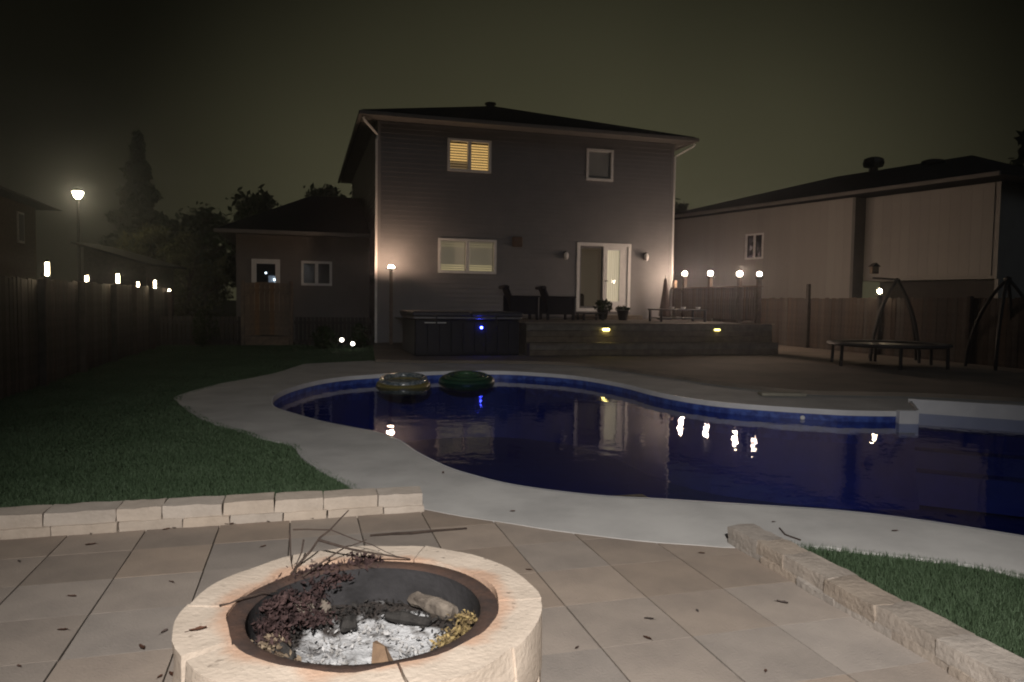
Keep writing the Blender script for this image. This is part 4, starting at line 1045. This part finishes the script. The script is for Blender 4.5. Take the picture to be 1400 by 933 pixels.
# local x runs along the wall towards the camera side, local y points away from us (behind the wall)
ND = 9.0
me = MB().bbox(-.149, .149, -.012, .02, 0, 1, .002).mesh('siding_panel'); me.materials.append(M_cream)
for i in range(28):
    x = .15 + .30 * i
    if 3.9 < x < 4.9:
        piece('siding_panel', me, nb, (x, 0, 0), scale=(1,1,3.28)); piece('siding_panel', me, nb, (x, 0, 4.26), scale=(1,1,.84))
    else: piece('siding_panel', me, nb, (x, 0, 0), scale=(1,1,5.1))
part('wall', MB().box(0, 3.97, .021, .12, 0, 5.12).box(4.83, 8.42, .021, .12, 0, 5.12).box(3.97, 4.83, .021, .12, 0, 3.3).box(3.97, 4.83, .021, .12, 4.24, 5.12).box(0, .1, .12, ND, 0, 5.12).box(8.35, 8.42, .12, .55, 0, 5.12), M_cream, nb)
part('shaded_wall_end', MB().box(8.40, 8.50, -.03, .5, 0, 5.11), mat('shade_darkened_cream', (.16,.155,.15), (.13,.128,.125), 3, .6, .3), nb)  # end face of the cream wall, its shade painted as darker grey
for i in range(13): piece('siding_panel', me, nb, (8.66 + .30 * i, .5, 2.52), scale=(1,1,2.58))
part('wall', MB().box(8.5, 12.55, .521, .62, 2.52, 5.12).box(8.5, 12.55, 1.5, 1.6, 0, 2.52).box(12.45, 12.55, .62, ND, 0, 5.12).box(8.5, 12.55, .52, 1.6, 2.44, 2.518), M_cream, nb)
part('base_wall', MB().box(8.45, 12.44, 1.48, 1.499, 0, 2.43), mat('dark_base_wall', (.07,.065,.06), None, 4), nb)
nbw = part('window', MB().box(3.97, 4.83, -.03, .08, 3.30, 3.36).box(3.97, 4.83, -.03, .08, 4.18, 4.24).box(3.97, 4.04, -.03, .08, 3.36, 4.18).box(4.76, 4.83, -.03, .08, 3.36, 4.18).box(4.37, 4.43, -.03, .08, 3.36, 4.18), M_white, nb)
for a, b in ((4.04, 4.37), (4.43, 4.76)): part('pane', MB().box(a, b, .03, .04, 3.36, 4.18), M_glassdark, nbw)
nr_ = part('roof', MB().add([(-.6,-.6,5.22),(13.1,-.6,5.22),(13.1,ND+.6,5.22),(-.6,ND+.6,5.22),(4.4,4.5,6.75),(9.6,4.5,6.75),(-.6,-.6,5.14),(13.1,-.6,5.14),(13.1,ND+.6,5.14),(-.6,ND+.6,5.14)],
    [(0,1,5,4),(1,2,5),(2,3,4,5),(3,0,4),(0,6,7,1),(1,7,8,2),(2,8,9,3),(3,9,6,0),(6,9,8,7)]), M_roof, nb)
part('gutter', MB().bbox(-.6, 13.1, -.69, -.601, 5.10, 5.21, .01), M_soffit, nb)
part('turbine_vent', MB().lathe([(.16, -.4), (.16, .18), (.34, .22), (.38, .35), (.34, .50), (.20, .56), (0, .58)], (6.2, 4.2, 6.62), 14), M_black, nr_)
part('roof_vent', MB().lathe([(.22, -.3), (.22, .06), (.36, .10), (.36, .16), (.2, .21), (0, .22)], (8.8, 3.6, 6.42), 14), M_black, nr_)

DZ = -.25
# ------------------------------------------------------------------ street side on the left
ln = thing('neighbour_bungalow', 'dark bungalow with a sloping roof beyond the lawn fence', 'house', (-10.5, 20, 0))
part('wall', MB().box(-13, -8, 14, 26.2, 0, 4.3), mat('brown_brick', (.20,.16,.125), (.14,.115,.09), 12, .9, .2), ln)
part('roof', MB().add([(-13.6,13.4,4.28),(-7.4,13.4,4.28),(-7.4,26.8,4.28),(-13.6,26.8,4.28),(-10.5,16.5,5.6),(-10.5,23.7,5.6)], [(0,1,4),(1,2,5,4),(2,3,5),(3,0,4,5),(0,3,2,1)]), M_roof, ln)
wn2 = part('window', MB().box(-7.998, -7.96, 24.6, 25.1, 3.1, 4.0), M_white, ln)
part('pane', MB().box(-7.959, -7.95, 24.66, 25.04, 3.16, 3.94), M_screen, wn2)
wn2 = part('window', MB().box(-7.998, -7.96, 18.2, 19.4, 2.7, 3.9), M_white, ln)
part('pane', MB().box(-7.959, -7.95, 18.28, 19.32, 2.78, 3.82), M_glassdark, wn2)
sh = thing('garden_shed', 'dark shed with a sloping roof behind the lawn fence', 'shed', (-14.6, 28.0, 0), house=False)
part('wall', MB().add([(-15.9,27.2,0),(-13.6,27.2,0),(-13.6,29.4,0),(-15.9,29.4,0),(-15.9,27.2,3.40),(-13.6,27.2,2.79),(-13.6,29.4,2.79),(-15.9,29.4,3.40)], [(0,3,2,1),(4,5,6,7),(0,1,5,4),(1,2,6,5),(2,3,7,6),(3,0,4,7)]), M_fence, sh)
part('roof', MB().add([(-16.2,26.9,3.55),(-13.2,26.9,2.75),(-13.2,29.7,2.75),(-16.2,29.7,3.55),(-16.2,26.9,3.47),(-13.2,26.9,2.67),(-13.2,29.7,2.67),(-16.2,29.7,3.47)], [(0,1,2,3),(7,6,5,4),(0,4,5,1),(1,5,6,2),(2,6,7,3),(3,7,4,0)]), M_roof, sh)
sl = thing('street_lamp', 'tall street lamp with a glaring yellow white head beyond the houses', 'street lamp', (-19.5, 33, 0), house=False)
part('pole', MB().tube([(-19.5,33,-.1),(-19.5,33,4.0),(-19.5,33,5.9)], [.09,.07,.05], 8), M_black, sl)
part('head', MB().lathe([(.0,.42),(.10,.40),(.26,.28),(.28,.24)], (-19.5,33,5.95), 14), M_black, sl, smooth=True)
part('lens', MB().lathe([(.06,-.05),(.14,.02),(.20,.18),(.21,.235),(0,.236)], (-19.5,33,5.95), 14), emit('street_lamp_lens', (1.0,.86,.52), 210), sl, smooth=True)

def tree(name, label, x, y, h, r, n, m, conifer=False, group=None, cb=.25, size=.16):
    t = thing(name, label, 'tree', (x, y, 0), house=False, group=group)
    part('trunk', MB().tube([(x, y, -.1), (x + .05*h*random.uniform(-.5,.5), y, h*.4), (x, y, h*.85)], [.035*h, .022*h, .006*h], 8), M_bark, t)
    if not conifer:
        for k in range(6):
            th = k * 1.05 + random.random(); part('limb', MB().tube([(x, y, h*(.25+.06*k)), (x + r*.45*math.cos(th), y + r*.45*math.sin(th), h*(.42+.06*k)), (x + r*.75*math.cos(th), y + r*.75*math.sin(th), h*(.52+.06*k))], [.012*h, .008*h, .003*h], 5), M_bark, t)
    ph = random.random() * 6
    cl = [(random.uniform(0,6.28), random.random()**.5, random.random()) for _ in range(60)]
    def fn():
        if conifer:
            zz = random.random() ** 1.3; th = random.uniform(0, 6.28); rr = r * (1 - zz) * (.75 + .25*math.sin(zz*42)) * random.random()**.4
            return (x + rr*math.cos(th), y + rr*math.sin(th), h*(cb*.5 + (1 - cb*.5)*zz))
        th, q, zz = random.choice(cl); k = math.sin(math.pi*(.12 + .82*zz))
        return (x + r*q*k*math.cos(th) + random.gauss(0, r*.09), y + r*q*k*math.sin(th) + random.gauss(0, r*.09), h*(cb + (1-cb)*zz) + random.gauss(0, r*.09))
    part('crown', leaf_cloud(n, fn, size), m, t)
tree('conifer', 'tall pointed conifer behind the street lamp', -23.4, 46, 11.6, 3.4, 6500, M_leaf_dark, True, size=.28)
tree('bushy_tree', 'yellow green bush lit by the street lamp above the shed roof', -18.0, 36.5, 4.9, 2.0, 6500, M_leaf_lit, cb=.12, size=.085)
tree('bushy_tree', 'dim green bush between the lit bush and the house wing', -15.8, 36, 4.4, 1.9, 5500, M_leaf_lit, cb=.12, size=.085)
tree('broadleaf_tree', 'dark round tree standing behind the middle of the wing roof', -15.6, 44, 7.6, 2.6, 2800, M_leaf_dark, size=.22)
tree('broadleaf_tree', 'dark wide tree behind the wing roof close to the house wall', -12.0, 46, 8.2, 3.2, 3200, M_leaf_dark, size=.22)
tree('broadleaf_tree', 'dark spreading tree between the conifer and the round tree', -19.8, 47, 6.9, 3.2, 3000, M_leaf_dark, size=.22)
tree('broadleaf_tree', 'dark tree top just beyond the neighbour house roof end', 19.6, 26.5, 8.6, 2.2, 2600, M_leaf_dark, size=.2)
tree('broadleaf_tree', 'small dark tree seen in the gap between the two houses', 9.9, 44, 7.4, 1.6, 1200, M_leaf_dark, size=.2)

DZ = 0.0
# ------------------------------------------------------------------ thin haze added for the glow round the lamps
hz = MB().box(-70, 70, -6, 70, -2.4, 12.6)
m = bpy.data.materials.new('night_haze'); m.use_nodes = True
n_ = m.node_tree.nodes; n_.remove(n_['Principled BSDF'])
pv = n_.new('ShaderNodeVolumePrincipled'); pv.inputs['Color'].default_value = (.82, .85, .95, 1); pv.inputs['Density'].default_value = 0.003
pv.inputs['Anisotropy'].default_value = 0.88
m.node_tree.links.new(pv.outputs[0], n_['Material Output'].inputs['Volume'])
solo('haze', hz, m, kind='stuff')
